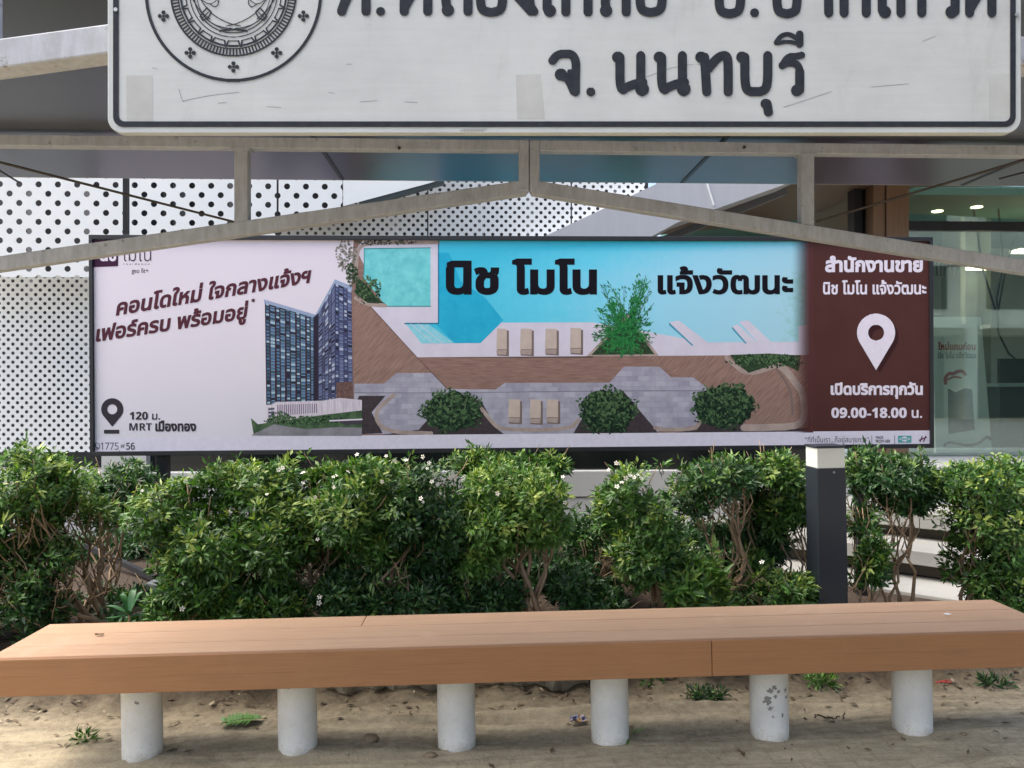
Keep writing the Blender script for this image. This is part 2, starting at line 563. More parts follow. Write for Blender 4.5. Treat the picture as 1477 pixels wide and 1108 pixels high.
# ------------------------------------------------------------------ showroom building behind
def build_building():
    B = empty('showroom_building', (0, 7, 0))
    tag(B, 'white showroom building clad in perforated metal panels with green glass front', 'building')
    def P(px, py, Y): p = at(px, py, Y); return (p.x, p.z)
    white = S(226, 228, 226)
    m_big = perforated('sheet_with_large_holes', white, 0.1525, 0.0755, 0.0245)
    m_small = perforated('sheet_with_small_holes', white, 0.0765, 0.0385, 0.0148)
    dark = mat('dark_void', S(52, 54, 58), 0.7, 0, 0.5, 1.7)
    m_frame = mat('grey_reveal', S(120, 122, 124), 0.5)
    def panel(pts, Y, m, name='perforated_panel'):
        mb = MB(); mb.prism([P(px, py, Y) for px, py in pts], -0.0015, 0.0015)
        o = mb.build(name, m, B); o.location = (0, Y - 7, 0)
        return o
    # upper cladding with large holes (nearer layer)
    panel([(-140, 60), (177, 60), (177, 400), (-140, 400)], 6.60, m_big)
    panel([(187, 60), (399, 60), (399, 352), (187, 352)], 6.60, m_big)
    panel([(402, 60), (494, 60), (494, 298), (402, 323)], 6.60, m_big)
    panel([(495, 60), (640, 60), (640, 258), (617, 265), (495, 297.5)], 6.60, mat('plain_white_sheet', white, .4, 0, .04, 3))
    mb = MB(); p, q = at(402, 60, 6.75), at(494, 318, 6.75); mb.box((p.x, -.27, q.z), (q.x, -.24, p.z)); mb.build('panel_backing', dark, B)
    # lower cladding with small holes
    panel([(-140, 392), (190, 392), (190, 652), (-140, 652)], 7.00, m_small)
    panel([(404, 225), (616, 225), (616, 420), (404, 420)], 7.00, m_small)
    panel([(618, 225), (823, 225), (823, 420), (618, 420)], 7.00, m_small)
    panel([(825, 225), (930, 225), (930, 300), (905, 420), (825, 420)], 7.00, m_small)
    # dark wall behind the sheets, with rails seen through the holes
    mb = MB()
    a, b = at(-160, 40, 7.35), at(935, 700, 7.35)
    mb.box((a.x, 0.35, b.z), (b.x, 0.5, a.z))
    mb.build('back_wall', dark, B)
    for k, px in enumerate((40, 120, 250, 330, 470, 560, 690, 760, 880)):
        mb = MB(); p, q = at(px, 40, 7.25), at(px + 8 + 5 * (k % 3), 650, 7.25)
        mb.box((p.x, 0.24, q.z), (q.x, 0.3, p.z)); mb.build('cladding_rail', m_frame, B)
    mb = MB(); p, q = at(177.5, 60, 6.62), at(186.5, 400, 6.62)
    mb.box((p.x, -0.30, q.z), (q.x, 0.3, p.z)); mb.build('panel_reveal', mat('dark_joint', S(70, 74, 78), 0.5), B)
    # dark sloping edge trim under the third sheet
    p, q = at(519, 293, 6.63), at(640, 259, 6.63)
    mb = MB(); mb.bar((p.x, p.y - 7, p.z - .012), (q.x, q.y - 7, q.z - .012), 0.05, 0.06); mb.build('edge_trim', mat('dark_green_trim', S(38, 50, 46), 0.35), B)
    # plinth and dark glazing above it
    mw = M_wallw
    a, b = at(-160, 679, 6.85), at(1185, 900, 6.85)
    mb = MB(); zt = at(738, 680, 6.85).z
    mb.box((a.x, -0.15, zt - 0.22), (b.x, 0.34, zt)); mb.box((a.x, -0.14, -0.1), (b.x, 0.34, zt - 0.226))
    mb.build('plinth', mw, B, bevel=0.004)
    a, b = at(196, 420, 6.95), at(1185, 420, 6.95)
    mb = MB(); mb.box((a.x, -0.05, zt), (b.x, -0.02, 2.3)); mb.build('dark_glazing', mat('dark_glazing', S(24, 28, 28), 0.15, 0, 0.3, 2), B)
    a = at(150, 420, 6.9); b = at(214, 420, 6.9)
    mb = MB(); mb.box((a.x, -0.145, zt), (b.x, -0.06, at(150, 655, 6.9).z)); mb.build('sill_block', mw, B)
    # slanted light fascia with dark underside
    pts = [(783, 342), (952, 263), (1060, 212), (1245, 212), (1138, 264), (977, 321), (905, 360), (745, 360)]
    m_f = mat('light_grey_fascia', S(176, 177, 180), 0.45, 0, 0.05, 3, (6, 1, .6))
    mb = MB(); mb.prism([P(px, py, 6.8) for px, py in pts], -0.2, 0.12)
    mb.build('slanted_fascia', m_f, B)
    lines = MB()
    for (x0, y0, x1, y1) in ((1020, 264, 1030, 296),):
        p, q = at(x0, y0, 6.79), at(x1, y1, 6.79); lines.bar((p.x, -.205, p.z), (q.x, -.205, q.z), 0.012, 0.012, (0, 1, 0))
    lines.build('fascia_seam', mat('white_seam', S(235, 235, 235), 0.5), B)
    # brown soffit of the entrance canopy, receding to the angled glass front
    zs = EYE + 2.0
    br = mat('brown_soffit', S(96, 76, 56), 0.55, 0, 0.12, 3, (1, 8, 1))
    sp = [(900, 360), (1178, 314), (1320, 270), (1475, 259)]
    far = [at_z(px, py, zs) for px, py in sp]
    far = [Vector((p.x, min(p.y, 10.9), zs)) for p in far]
    near = [Vector((p.x - 0.3, 6.95 if i < 3 else 6.0, zs)) for i, p in enumerate(far)]
    near[-1] = Vector((9, 6.0, zs)); far[-1] = Vector((9, far[-1].y, zs))
    V = [(p.x, p.y - 7, p.z) for p in near] + [(p.x, p.y - 7, p.z) for p in far]
    V += [(x, y, z + 0.25) for x, y, z in V]
    mb = MB()
    n = 4
    for i in range(n - 1):
        mb.add([V[i], V[i+1], V[i+1+n], V[i+n], V[i+8], V[i+9], V[i+9+n], V[i+8+n]],
               [(0,1,2,3),(7,6,5,4),(0,4,5,1),(2,6,7,3),(1,5,6,2),(3,7,4,0)])
    mb.build('canopy_soffit', br, B)
    # dark grey band along the fascia's lower edge
    p0, p1 = at(1146, 262, 6.9), at(938, 345, 6.9)
    mb = MB(); mb.bar((p0.x + .02, 0.18, p0.z - .02), (p1.x + .02, 0.18, p1.z - .02), 0.1, 0.06); mb.build('canopy_edge', mat('dark_grey_edge', S(92, 92, 92), 0.5), B)
    # glass front on the right
    G = 8.0
    gl = glass('green_glass', (0.84, 0.92, 0.87, 1), 0.2)
    x0, x1 = at(1309, 300, G).x, 9.0
    zh0, zh1 = at(1400, 333, G).z, at(1400, 320, G).z
    zb = 0.72
    mb = MB(); mb.box((x0, 0.98, zh0), (x1, 1.06, zh1)); mb.build('door_header', M_black, B)
    mb = MB(); mb.box((x0, 1.01, zh1), (x1, 1.02, zs)); mb.build('clerestory_glass', gl, B)
    mb = MB(); mb.box((x0, 1.01, zb), (x1, 1.02, zh0)); mb.build('glass_pane', gl, B)
    mb = MB(); p = at(1478, 400, G)
    mb.box((p.x + .3, 0.985, zb), (p.x + .36, 1.055, zh0)); mb.build('glass_mullion', M_black, B)
    # brown column and dark frame, angled glass beside
    wood = mat('brown_wood_panel', S(124, 98, 76), 0.5, 0, 0.15, 5, (8, 8, .6))
    c0, c1 = at(1258, 300, G - .05).x, at(1310, 300, G - .05).x
    w3 = (c1 - c0) / 3
    mb = MB()
    for i in range(3): mb.box((c0 + i*w3 + .004, 0.93 - (.02 if i == 1 else 0), zb), (c0 + (i+1)*w3 - .004, 1.3, zs - .003))
    mb.build('wood_column', wood, B)
    f0, f1 = at(1232, 300, G + .1).x, at(1258, 300, G + .1).x
    mb = MB(); mb.box((f0, 1.1, zb), (f0 + (f1-f0)*.45, 1.25, zs - .004)); mb.box((f0 + (f1-f0)*.62, 1.1, zb), (f1 - .01, 1.25, zs - .004))
    mb.build('dark_frame', M_black, B)
    pa, pb = Vector((at(1120, 330, 10.2).x, 10.2)), Vector((f1, 8.25))
    mb = MB(); mb.add([(pa.x, pa.y-7, zb), (pb.x, pb.y-7, zb), (pb.x, pb.y-7, zs-.005), (pa.x, pa.y-7, zs-.005)], [(0,1,2,3)])
    mb.build('angled_glass', gl, B)
    # interior: teal ceiling with two downlights, grey walls, floor
    teal = mat('teal_ceiling', S(70, 116, 106), 0.6, 0, 0.05, 1)
    mb = MB(); mb.box((2.5, 1.35, zs + .003), (12, 7, zs + .1)); mb.build('interior_ceiling', teal, B)
    grey = mat('reflection_concrete', S(196, 200, 192), 0.7, 0, 0.2, 1.6)  # grey imitates the street concrete reflected in the glass, put into the wall colour
    mb = MB(); mb.box((2.0, 4.6, 0.6), (12, 4.8, zs)); mb.build('interior_wall', grey, B)
    mb = MB(); mb.box((2.5, 1.0, 0.62), (12, 4.6, 0.72)); mb.build('interior_floor', mat('interior_floor_tile', S(110, 112, 106), 0.3), B)
    em = emit('warm_lamp', (1.0, 0.84, 0.58, 1), 4.5)
    for px, py in ((1352, 305), (1409, 299)):
        p = at_z(px, py, zs - .002)
        mb = MB(); mb.tube([(p.x, p.y - 7, zs + .02), (p.x, p.y - 7, zs - .006)], 0.06, 16); mb.build('downlight', em, B)
    # hanging strip lamp that shows through the pane
    for (pa_, pb_) in (((1400, 388), (1432, 386)), ((1464, 364), (1500, 360))):
        p, q = at(pa_[0], pa_[1], 9.2), at(pb_[0], pb_[1], 9.2)
        mb = MB(); mb.box((p.x, 2.1, p.z), (q.x, 2.3, p.z + .03)); mb.build('strip_lamp', em, B)
    # pier and railing added inside to stand in for street reflections on the glass
    p, q = at(1378, 345, 9.6), at(1422, 520, 9.6)
    mb = MB(); mb.box((p.x, 2.5, .72), (q.x, 2.9, zs)); mb.build('reflection_pier', mat('reflection_pier', S(128, 134, 124), .8, 0, .15, 3), B)
    mb = MB(); p, q = at(1345, 455, 9.4), at(1378, 470, 9.4)
    mb.box((p.x - .6, 2.4, q.z), (q.x, 2.5, p.z)); mb.box((p.x - .6, 2.4, at(1345, 372, 9.4).z), (q.x, 2.44, at(1345, 368, 9.4).z))
    for k in range(7):
        px = 1340 + k * 6; t, u = at(px, 372, 9.4), at(px, 398, 9.4)
        mb.box((t.x, 2.41, u.z), (t.x + .015, 2.43, t.z))
    mb.build('reflection_railing', M_black, B)
    # landing in front of the glass
    mb = MB(); mb.add([(x, y - 7, z) for z in (-.1, .715) for x, y in ((2.3, 8.6), (2.75, 6.95), (9, 6.95), (9, 8.02), (4.2, 8.02), (4.2, 8.6))],
                      [(5,4,3,2,1,0), (6,7,8,9,10,11)] + [(i, (i+1) % 6, (i+1) % 6 + 6, i + 6) for i in range(6)])
    mb.build('entrance_landing', M_wallw, B)
build_building()

def build_stairs():
    T = empty('entrance_steps', (2.9, 5.6, 0))
    tag(T, 'white concrete entrance steps with open dark risers behind the bollard light', 'steps')
    d, n = Vector((0.745, -0.667, 0)), Vector((0.667, 0.745, 0))
    ms = mat('worn_white_concrete', S(154, 153, 147), 0.75, 0, 0.08, 6, bmp=.1)
    mdk = mat('shadow_gap_dark', S(70, 62, 52), 0.8)  # dark colour stands in for the shadow gap under each tread
    rows = [(1341, 859, 5.14, .13), (1341, 797, 5.50, .10), (1341, 741, 5.90, .12)]
    for k, (px, py, Y, th) in enumerate(rows):
        p = at(px, py, Y) - T.location
        a, b = p - d * (2.0 + .25 * k), p + d * 1.1
        z1 = p.z
        pts = [a, b, b + n * .62, a + n * .62]
        mb = MB(); mb.add([(q.x, q.y, z) for z in (z1 - th, z1) for q in pts], [(3,2,1,0),(4,5,6,7),(0,1,5,4),(1,2,6,5),(2,3,7,6),(3,0,4,7)])
        mb.build('step', ms, T, bevel=.006)
        pts = [a + n * .1, b + n * .1, b + n * .6, a + n * .6]
        mb = MB(); zl = z1 - th - .09
        mb.add([(q.x, q.y, z) for z in (zl, z1 - th - .001) for q in pts], [(3,2,1,0),(4,5,6,7),(0,1,5,4),(1,2,6,5),(2,3,7,6),(3,0,4,7)])
        mb.build('riser', mdk, T)
build_stairs()

# leaning poster board behind the glass
def build_standee():
    pL = at(1346, 663, 8.35)
    L = Local((at(1385, 560, 8.35)), Matrix.Rotation(math.radians(-2), 3, 'Z').to_euler())
    R = empty('poster_board', L.loc, L.rot)
    tag(R, 'pale leaning poster board with red ribbon print behind the green glass', 'poster')
    Q = [(1346, 457), (1415, 457), (1432, 664), (1350, 668)]
    mb = MB(); mb.prism([L(*p) for p in Q], 0.0, 0.03); mb.build('board', mat('pale_board', S(246, 248, 246), .5, 0, .04, 4), R)
    red, gry, blu = ink('board_red', S(176, 40, 44)), ink('board_grey', S(84, 92, 96)), ink('board_tower_blue', S(72, 104, 112), S(40, 64, 74), 8)
    text_box('lettering', 'ใหม่แถมก่อน', 1353, 493, 1407, 505, L, red, R, -.002, bold=.04, n=40)
    text_box('lettering', 'นิช โมโน แจ้งวัฒนะ', 1353, 507, 1408, 517, L, gry, R, -.002, bold=.02, n=40)
    poly_px('tower_print', [(1367, 560), (1378, 566), (1392, 560), (1402, 562), (1406, 620), (1368, 626)], L, blu, R, -.002)
    strokes_px('ribbon_print', [[(1364, 553), (1363, 545), (1369, 538), (1375, 540), (1380, 536), (1388, 535), (1392, 540)], ([(1366, 548), (1376, 543), (1386, 545)], 3)], 5, L, red, R, -.003, 40)
    strokes_px('ribbon_print', [[(1362, 643), (1366, 638), (1380, 640), (1396, 643), (1412, 640), (1420, 632), (1426, 630), (1428, 633)]], 4, L, mat('board_brown', S(120, 90, 84), .5), R, -.003, 40)
build_standee()

# counter inside the glass, and cables added as a stand-in for reflected wires
def interior_things():
    B = tag(empty('display_counter', (at(1447, 640, 8.9).x, 8.9, .72)), 'dark counter block standing behind the poster board inside the glass', 'counter')
    mb = MB(); a, b = at(1430, 553, 8.9), at(1500, 640, 8.9)
    mb.box((a.x - B.location.x, -.15, 0), (b.x - B.location.x, .3, a.z - .72 - .04)); mb.build('cabinet', mat('dark_cabinet', S(58, 74, 70), .4), B)
    mb = MB(); mb.box((a.x - B.location.x - .03, -.18, a.z - .72 - .037), (b.x - B.location.x, .33, a.z - .72)); mb.build('counter_top', mat('pale_top', S(150, 170, 162), .3), B)
    mb = MB(); mb.box((a.x + .1 - B.location.x, 0, a.z - .717), (a.x + .5 - B.location.x, .05, a.z - .72 + .28)); mb.build('screen', mat('dark_screen', S(50, 62, 60), .2), B)
    C = MB()
    def wire(pts, Y): C.tube([at(x, y, Y) for x, y in pts], .011, 6)
    wire([(1440, 300), (1447, 380), (1438, 430), (1440, 480), (1455, 510), (1480, 530)], 9.0)
    wire([(1404, 300), (1418, 390), (1436, 448)], 9.0)
    wire([(1470, 320), (1450, 390), (1440, 448)], 9.0)
    o = C.build('reflection_cables', M_black, smooth=True)
    tag(o, 'black looping cables added behind the green glass front as its street reflection', 'cable')
interior_things()

# ------------------------------------------------------------------ billboard
def build_billboard():
    rot = Matrix.Identity(3)
    import mathutils
    rot = mathutils.Euler((0, math.radians(-0.33), math.radians(0.66)), 'XYZ')
    L = Local(at(738, 498, 5.2), rot)
    R = empty('billboard', L.loc, L.rot)
    tag(R, 'wide condominium billboard with a turquoise pool print in a black frame', 'billboard')
    x0, z1 = L(129.5, 339); x1, z0 = L(1345.5, 651)
    z1 = (L(129.5, 339)[1] + L(1345.5, 343)[1]) / 2; z0 = (L(128, 658)[1] + L(1345, 646)[1]) / 2
    fw = 0.028
    mb = MB()
    mb.box((x0, -.018, z1 - fw), (x1, .10, z1)); mb.box((x0, -.018, z0), (x1, .10, z0 + fw))
    mb.box((x0, -.0178, z0 + fw), (x0 + fw * .8, .10, z1 - fw)); mb.box((x1 - fw * .8, -.0178, z0 + fw), (x1, .10, z1 - fw))
    mb.build('frame', M_black, R, bevel=.002)
    mb = MB(); mb.box((x0 + .01, .001, z0 + .01), (x1 - .01, .06, z1 - .01)); mb.build('backing_board', M_black, R)
    # posts reaching the ground
    for px, w in ((230, .065), (771, .055), (1247, .065)):
        xx = L(px, 600)[0]
        mb = MB(); mb.box((xx - w/2, .03, z0 + .001), (xx + w/2, .03 + w, -(L.loc.z) - .15))
        mb.build('post', M_black, R)
    p, q = at(224, 830, 5.28) - L.loc, at(128, 782, 5.9) - L.loc
    mb = MB(); mb.bar(p, q, .035, .035); mb.build('brace', M_black, R)
    # --- the printed vinyl: flat sheets of ink, each a hair proud of the one below
    D = [0]
    def lay(k): return -.0001 * k
    xi0, xi1, zi0, zi1 = x0 + fw * .85, x1 - fw * .75, z0 + fw * .9, z1 - fw * .9
    def lx(px, py): return L(px, py)
    m, nt, b = new_mat('lilac_vinyl')
    v = coords(nt); sp = nt.nodes.new('ShaderNodeSeparateXYZ'); nt.links.new(v, sp.inputs[0])
    g = math_n(nt, 'ADD', math_n(nt, 'MULTIPLY', sp.outputs['Z'], .35), .5)
    nn = noise(nt, v, 1.5, 3)
    c = mixc(nt, 0.12, ramp(nt, g, [(0.25, S(208, 206, 214)), (0.75, S(220, 209, 219))]), ramp(nt, nn, [(.3, S(200, 196, 210)), (.7, S(228, 220, 232))]))
    nt.links.new(c, b.inputs['Base Color']); b.inputs['Roughness'].default_value = .42; b.inputs['Specular IOR Level'].default_value = .3
    flat_mesh('printed_sheet', [(xi0, zi0), (xi1, zi0), (xi1, zi1), (xi0, zi1)], [(0, 1, 2, 3)], m, R, .0003)
    # inks
    m_deck = ink('deck_brown', S(150, 122, 112), S(122, 94, 86), 9, (1.0, 1, 14))
    m_deck2 = ink('deck_brown_diagonal', S(156, 128, 116), S(122, 96, 88), 9, (1.0, 1, 14), rot=45)
    m_stone, nt, b = new_mat('paving_ink')
    tc_ = nt.nodes.new('ShaderNodeTexCoord'); mp_ = nt.nodes.new('ShaderNodeMapping'); mp_.inputs['Rotation'].default_value = (math.radians(-90), 0, 0)
    br_ = nd(nt, 'ShaderNodeTexBrick'); nt.links.new(tc_.outputs['Object'], mp_.inputs[0]); nt.links.new(mp_.outputs[0], br_.inputs['Vector'])
    br_.inputs['Scale'].default_value = 1; br_.inputs['Brick Width'].default_value = .075; br_.inputs['Row Height'].default_value = .034; br_.inputs['Mortar Size'].default_value = .0012
    br_.inputs['Color1'].default_value = S(176, 174, 188); br_.inputs['Color2'].default_value = S(140, 138, 154); br_.inputs['Mortar'].default_value = S(134, 132, 146)
    nt.links.new(mixc(nt, .45, br_.outputs[0], ramp(nt, noise(nt, tc_.outputs['Object'], 9, 6, .7), [(.3, S(128, 126, 142)), (.7, S(186, 184, 196))])), b.inputs['Base Color']); b.inputs['Specular IOR Level'].default_value = .12
    m_cop = ink('coping_white', S(208, 203, 216), S(200, 194, 208), 8)
    m_dark = ink('planting_dark', S(72, 62, 66), S(56, 50, 54), 40)
    m_bush = ink('print_bush', S(60, 86, 58), S(26, 44, 32), 55)
    m_hedge = ink('print_hedge', S(62, 84, 58), S(28, 44, 32), 60)
    m_tan = ink('bench_tan', S(172, 156, 148), S(150, 134, 128), 12)
    m_loung = ink('lounger_tan', S(192, 176, 166), S(182, 166, 156), 20)
    m_lsh = ink('lounger_edge', S(120, 104, 100))
    m_brown = ink('sign_brown', S(80, 49, 46), S(75, 45, 43), 5)
    m_ink = ink('black_ink', S(22, 18, 26))
    m_maroon = ink('maroon_ink', S(84, 44, 56))
    m_grey = ink('grey_ink', S(58, 52, 60))
    m_wht = ink('white_ink', S(226, 218, 230))
    m, nt, b = new_mat('pool_ink')                  # pool: deep cyan to the left, pale to the right
    v = coords(nt); sp = nt.nodes.new('ShaderNodeSeparateXYZ'); nt.links.new(v, sp.inputs[0])
    xa, xb = L(632, 400)[0], L(1165, 400)[0]
    t = math_n(nt, 'DIVIDE', math_n(nt, 'SUBTRACT', sp.outputs['X'], xa), xb - xa)
    zt_ = math_n(nt, 'MULTIPLY', math_n(nt, 'SUBTRACT', sp.outputs['Z'], L(700, 400)[1]), .9)
    top_ = math_n(nt, 'MULTIPLY', math_n(nt, 'MAXIMUM', math_n(nt, 'SUBTRACT', sp.outputs['Z'], L(900, 364)[1]), 0.0), 5.0)
    t = math_n(nt, 'SUBTRACT', t, math_n(nt, 'ADD', top_, math_n(nt, 'MAXIMUM', zt_, 0.0)))
    tt = math_n(nt, 'ADD', t, math_n(nt, 'MULTIPLY', math_n(nt, 'SUBTRACT', noise(nt, v, 22, 7, .75), .5), .3))
    cc = ramp(nt, tt, [(0.0, S(58, 184, 212)), (.3, S(96, 200, 224)), (.6, S(146, 206, 226)), (.93, S(160, 204, 218)), (1.0, S(140, 190, 188))])
    nt.links.new(cc, b.inputs['Base Color']); b.inputs['Roughness'].default_value = .42; b.inputs['Specular IOR Level'].default_value = .3
    m_pool = m
    m_kid = ink('small_pool_ink', S(124, 208, 210), S(98, 188, 194), 16)
    m_deep = ink('deep_water_ink', S(44, 172, 204), S(36, 160, 196), 12)
    m_step = ink('pool_step_ink', S(150, 206, 216), S(120, 196, 212), 10, (3, 1, 3))
    pp = lambda name, pts, mm, k: poly_px(name, pts, L, mm, R, lay(k))
    pp('deck_print', [(510, 345.5), (1175, 345.5), (1175, 627), (498, 628)], m_deck, 1)
    pp('deck_print', [(511, 433), (534, 440), (602, 515), (645, 561), (623, 538), (572, 538), (554, 553.5), (511, 553.5)], m_deck2, 2)
    pp('deck_print', [(1010, 513), (1080, 513), (1155, 513), (1168, 540), (1168, 612), (1075, 618), (1010, 560), (930, 513)], m_deck2, 2)
    pp('coping_print', [(514, 360), (523, 347), (632, 347), (1168, 345.5), (1168, 512), (855, 514), (602, 515.5), (535, 442), (552, 436)], m_cop, 3)
    pp('pool_print', [(632, 345.5), (1164, 345.5), (1164, 470), (1152, 470), (1152, 493), (1020, 494), (940, 480), (855, 465), (723, 465.5), (693, 495), (608, 495.5), (584, 466), (632, 468)], m_pool, 4)
    pp('deep_water_print', [(632, 365), (648, 365), (664, 405), (700, 430), (726, 462), (693, 495), (655, 495), (628, 467), (632, 466)], m_deep, 5)
    pp('pool_step_print', [(584, 466), (617, 467), (655, 494.5), (608, 495.5)], m_step, 5)
    pp('small_pool_print', [(526, 358), (621, 357), (621, 442), (557, 442), (524, 400)], m_kid, 4)
    pp('pool_edge_print', [(621, 358), (631.5, 358), (631.5, 466), (584, 466), (584, 443), (621, 443)], m_cop, 5)
    strokes_px('planter_print', [[(632, 350), (530, 351), (520, 356), (515, 365), (513, 400)]], 5, L, m_tan, R, lay(6), 90)
    strokes_px('planter_print', [[(513, 430), (530, 440), (556, 441)]], 5, L, m_tan, R, lay(6), 40)
    for ledge in ([(965, 465), (979, 462.5), (1021, 494), (1000, 498)], [(1056, 471), (1064, 468), (1092, 494), (1077, 495)], [(1066, 464), (1079, 462), (1113, 494), (1094, 495)], [(1152, 470), (1164, 469), (1164, 494), (1152, 494)]): poly_px('pool_ledge_print', ledge, L, m_cop, R, lay(5))
    multi_px('ledge_side_print', [[(965, 465), (1000, 498), (998, 499), (965, 469)], [(1056, 471), (1077, 495), (1075, 496), (1056, 475)]], L, ink('ledge_side', S(70, 150, 176)), R, lay(6))
    pp('paving_print', [(511, 553.5), (554, 553.5), (572, 538), (623, 538), (645, 561), (715, 562), (728, 552.5), (879, 552), (900, 529), (951, 529), (968, 544.5), (1000, 544.5), (1024, 563), (1012, 600), (1008, 613), (950, 622), (940, 626), (511, 626)], m_stone, 3)
    strokes_px('paving_line_print', [[(512, 566.5), (640, 567), (860, 564), (1024, 563.5)]], 1.0, L, ink('paving_line', S(120, 116, 130)), R, lay(4), 30)
    pp('planting_print', [(518, 571), (556, 571), (536, 595), (552, 625), (500, 627), (505, 600)], m_dark, 4)
    pp('planting_print', [(646, 572), (694, 578), (716, 618), (728, 627), (552, 627), (604, 620)], m_dark, 4)
    pp('planting_print', [(898, 563), (946, 620), (950, 627), (826, 627), (838, 606)], m_dark, 4)
    pp('planting_print', [(1008, 600), (1010, 574), (1060, 580), (1072, 614), (1090, 622), (1166, 617), (1174, 520), (1190, 520), (1190, 627.5), (950, 627), (1006, 620)], m_dark, 4)
    strokes_px('curved_seat_print', [[(568, 570), (538, 595), (553, 623), (622, 625)], [(695, 590), (712, 612), (724, 620), (822, 620), (834, 606)], [(945, 617), (958, 620), (1000, 619), (1009, 612), (1009, 598)]], 5.5, L, m_tan, R, lay(5), 100)
    strokes_px('curved_seat_print', [[(1048, 516), (1055, 523), (1079, 542), (1124, 526)], ([(1122, 527), (1132, 532), (1150, 556), (1158, 566), (1161, 596), (1157, 609), (1143, 616), (1073, 617)], 10)], 6, L, m_tan, R, lay(5), 120)
    strokes_px('seat_shade_print', [[(1120, 532), (1141, 561), (1143, 597)]], 3, L, m_lsh, R, lay(6), 50)
    rnd = random.Random(5)
    def blob(cx, cy, rx, ry, n=34, j=.16):
        return [(cx + rx*(1 + rnd.uniform(-j, j))*math.cos(2*math.pi*i/n), cy + ry*(1 + rnd.uniform(-j, j))*math.sin(2*math.pi*i/n)) for i in range(n)]
    pp('hedge_print', [(1053, 512), (1110, 510), (1155, 513), (1152, 536), (1140, 530), (1124, 523), (1080, 538), (1062, 524)], m_hedge, 6)
    pp('hedge_print', [(513, 398), (528, 410), (545, 432), (556, 438), (530, 437), (513, 424)], m_hedge, 7)
    m_tones = [m_bush, ink('print_bush_light', S(96, 124, 84), S(66, 92, 60), 40), ink('print_bush_mid', S(56, 84, 56), S(40, 64, 44), 40), ink('print_bush_deep', S(28, 44, 34), S(22, 36, 28), 40)]
    def scatter(name, cx, cy, rx, ry, n, tones, k, l0=2.0, l1=4.2, half=False):
        T_ = [[] for _ in tones]
        for i in range(n):
            a = rnd.uniform(0, 6.283); q = rnd.random() ** .55 * (1 + .1*math.sin(5*a + cx) + .06*math.sin(11*a))
            x, y = cx + rx*q*math.cos(a), cy + ry*q*math.sin(a)
            if y > 626: continue
            lit = (cy - y)/ry*.5 + (x - cx)/rx*-.1 + rnd.uniform(-.9, .9) + .5*math.sin(x*.35)*math.sin(y*.5)
            t_ = min(len(tones) - 1, max(0, int((lit + 1)/2*len(tones))))
            th = rnd.uniform(0, 6.28); l, w = rnd.uniform(l0, l1), rnd.uniform(.9, 1.8)
            c_, s_ = math.cos(th), math.sin(th)
            T_[t_].append([(x + c_*l, y + s_*l), (x - s_*w, y + c_*w), (x - c_*l, y - s_*l), (x + s_*w, y - c_*w)])
        for q, P_ in enumerate(T_):
            if P_: multi_px(name, P_, L, tones[q], R, lay(k + q*.3))
    for cx, cy, rx, ry in ((652, 593, 45, 31), (876, 594, 42, 35), (1044, 586, 48, 33)):
        pp('bush_print', blob(cx, cy, rx*.9, ry*.9, 40, .1), m_tones[3], 6)
        scatter('print_foliage', cx, cy, rx, ry, 620, [m_tones[3], m_tones[2], m_tones[2], m_tones[1]], 7)
    scatter('print_foliage', 1105, 521, 52, 10, 300, [m_tones[3], m_tones[2], m_tones[1]], 7, 1.5, 3)
    scatter('print_foliage', 532, 418, 20, 18, 160, [m_tones[3], m_tones[2], m_tones[1]], 8, 1.5, 3)
    pale = [ink('pale_planting', S(170, 160, 158)), ink('pale_planting_mid', S(140, 136, 126)), ink('pale_planting_deep', S(98, 100, 86))]
    scatter('print_foliage', 500, 368, 15, 22, 150, [pale[0], pale[1], pale[2], pale[1]], 7, 1.5, 3.5)
    scatter('print_foliage', 508, 396, 9, 16, 110, [pale[2], m_tones[2]], 8, 1.5, 3)
    scatter('print_foliage', 556, 350, 42, 3.5, 90, [m_tones[3], pale[2]], 8, 1.2, 2.5)
    m_b2 = m_tones[1]
    # spindly green tree over its planter
    pp('planter_print', [(846, 514), (905, 452), (950, 513)], m_tan, 6)
    pp('planter_print', [(853, 512), (905, 458), (944, 511)], m_hedge, 7)
    m_t = [ink('print_leaf', S(58, 142, 76), S(40, 116, 62), 30), ink('print_leaf_mid', S(40, 108, 58), S(28, 84, 46), 30), ink('print_leaf_dark', S(24, 62, 40), S(18, 46, 32), 30)]
    st, lf = [], [[], [], []]
    for i in range(230):
        q = rnd.random()
        if q < .22: ex, ey = rnd.gauss(922, 9), rnd.uniform(393, 440)
        elif q < .42: ex, ey = rnd.gauss(880, 16), rnd.uniform(408, 460)
        else:
            a = rnd.uniform(0, 6.283); rr = rnd.random() ** .5
            ex, ey = 900 + 46*rr*math.cos(a), 482 + 36*rr*math.sin(a)
        if ex < 850 or ex > 957 or ey > 524: continue
        mx, my = (905 + ex)/2 + rnd.uniform(-7, 7), (478 + ey)/2 + rnd.uniform(-5, 5)
        if i % 3 == 0: st.append(([(906, 480), (mx, my), (ex, ey)], rnd.uniform(.5, 1.1)))
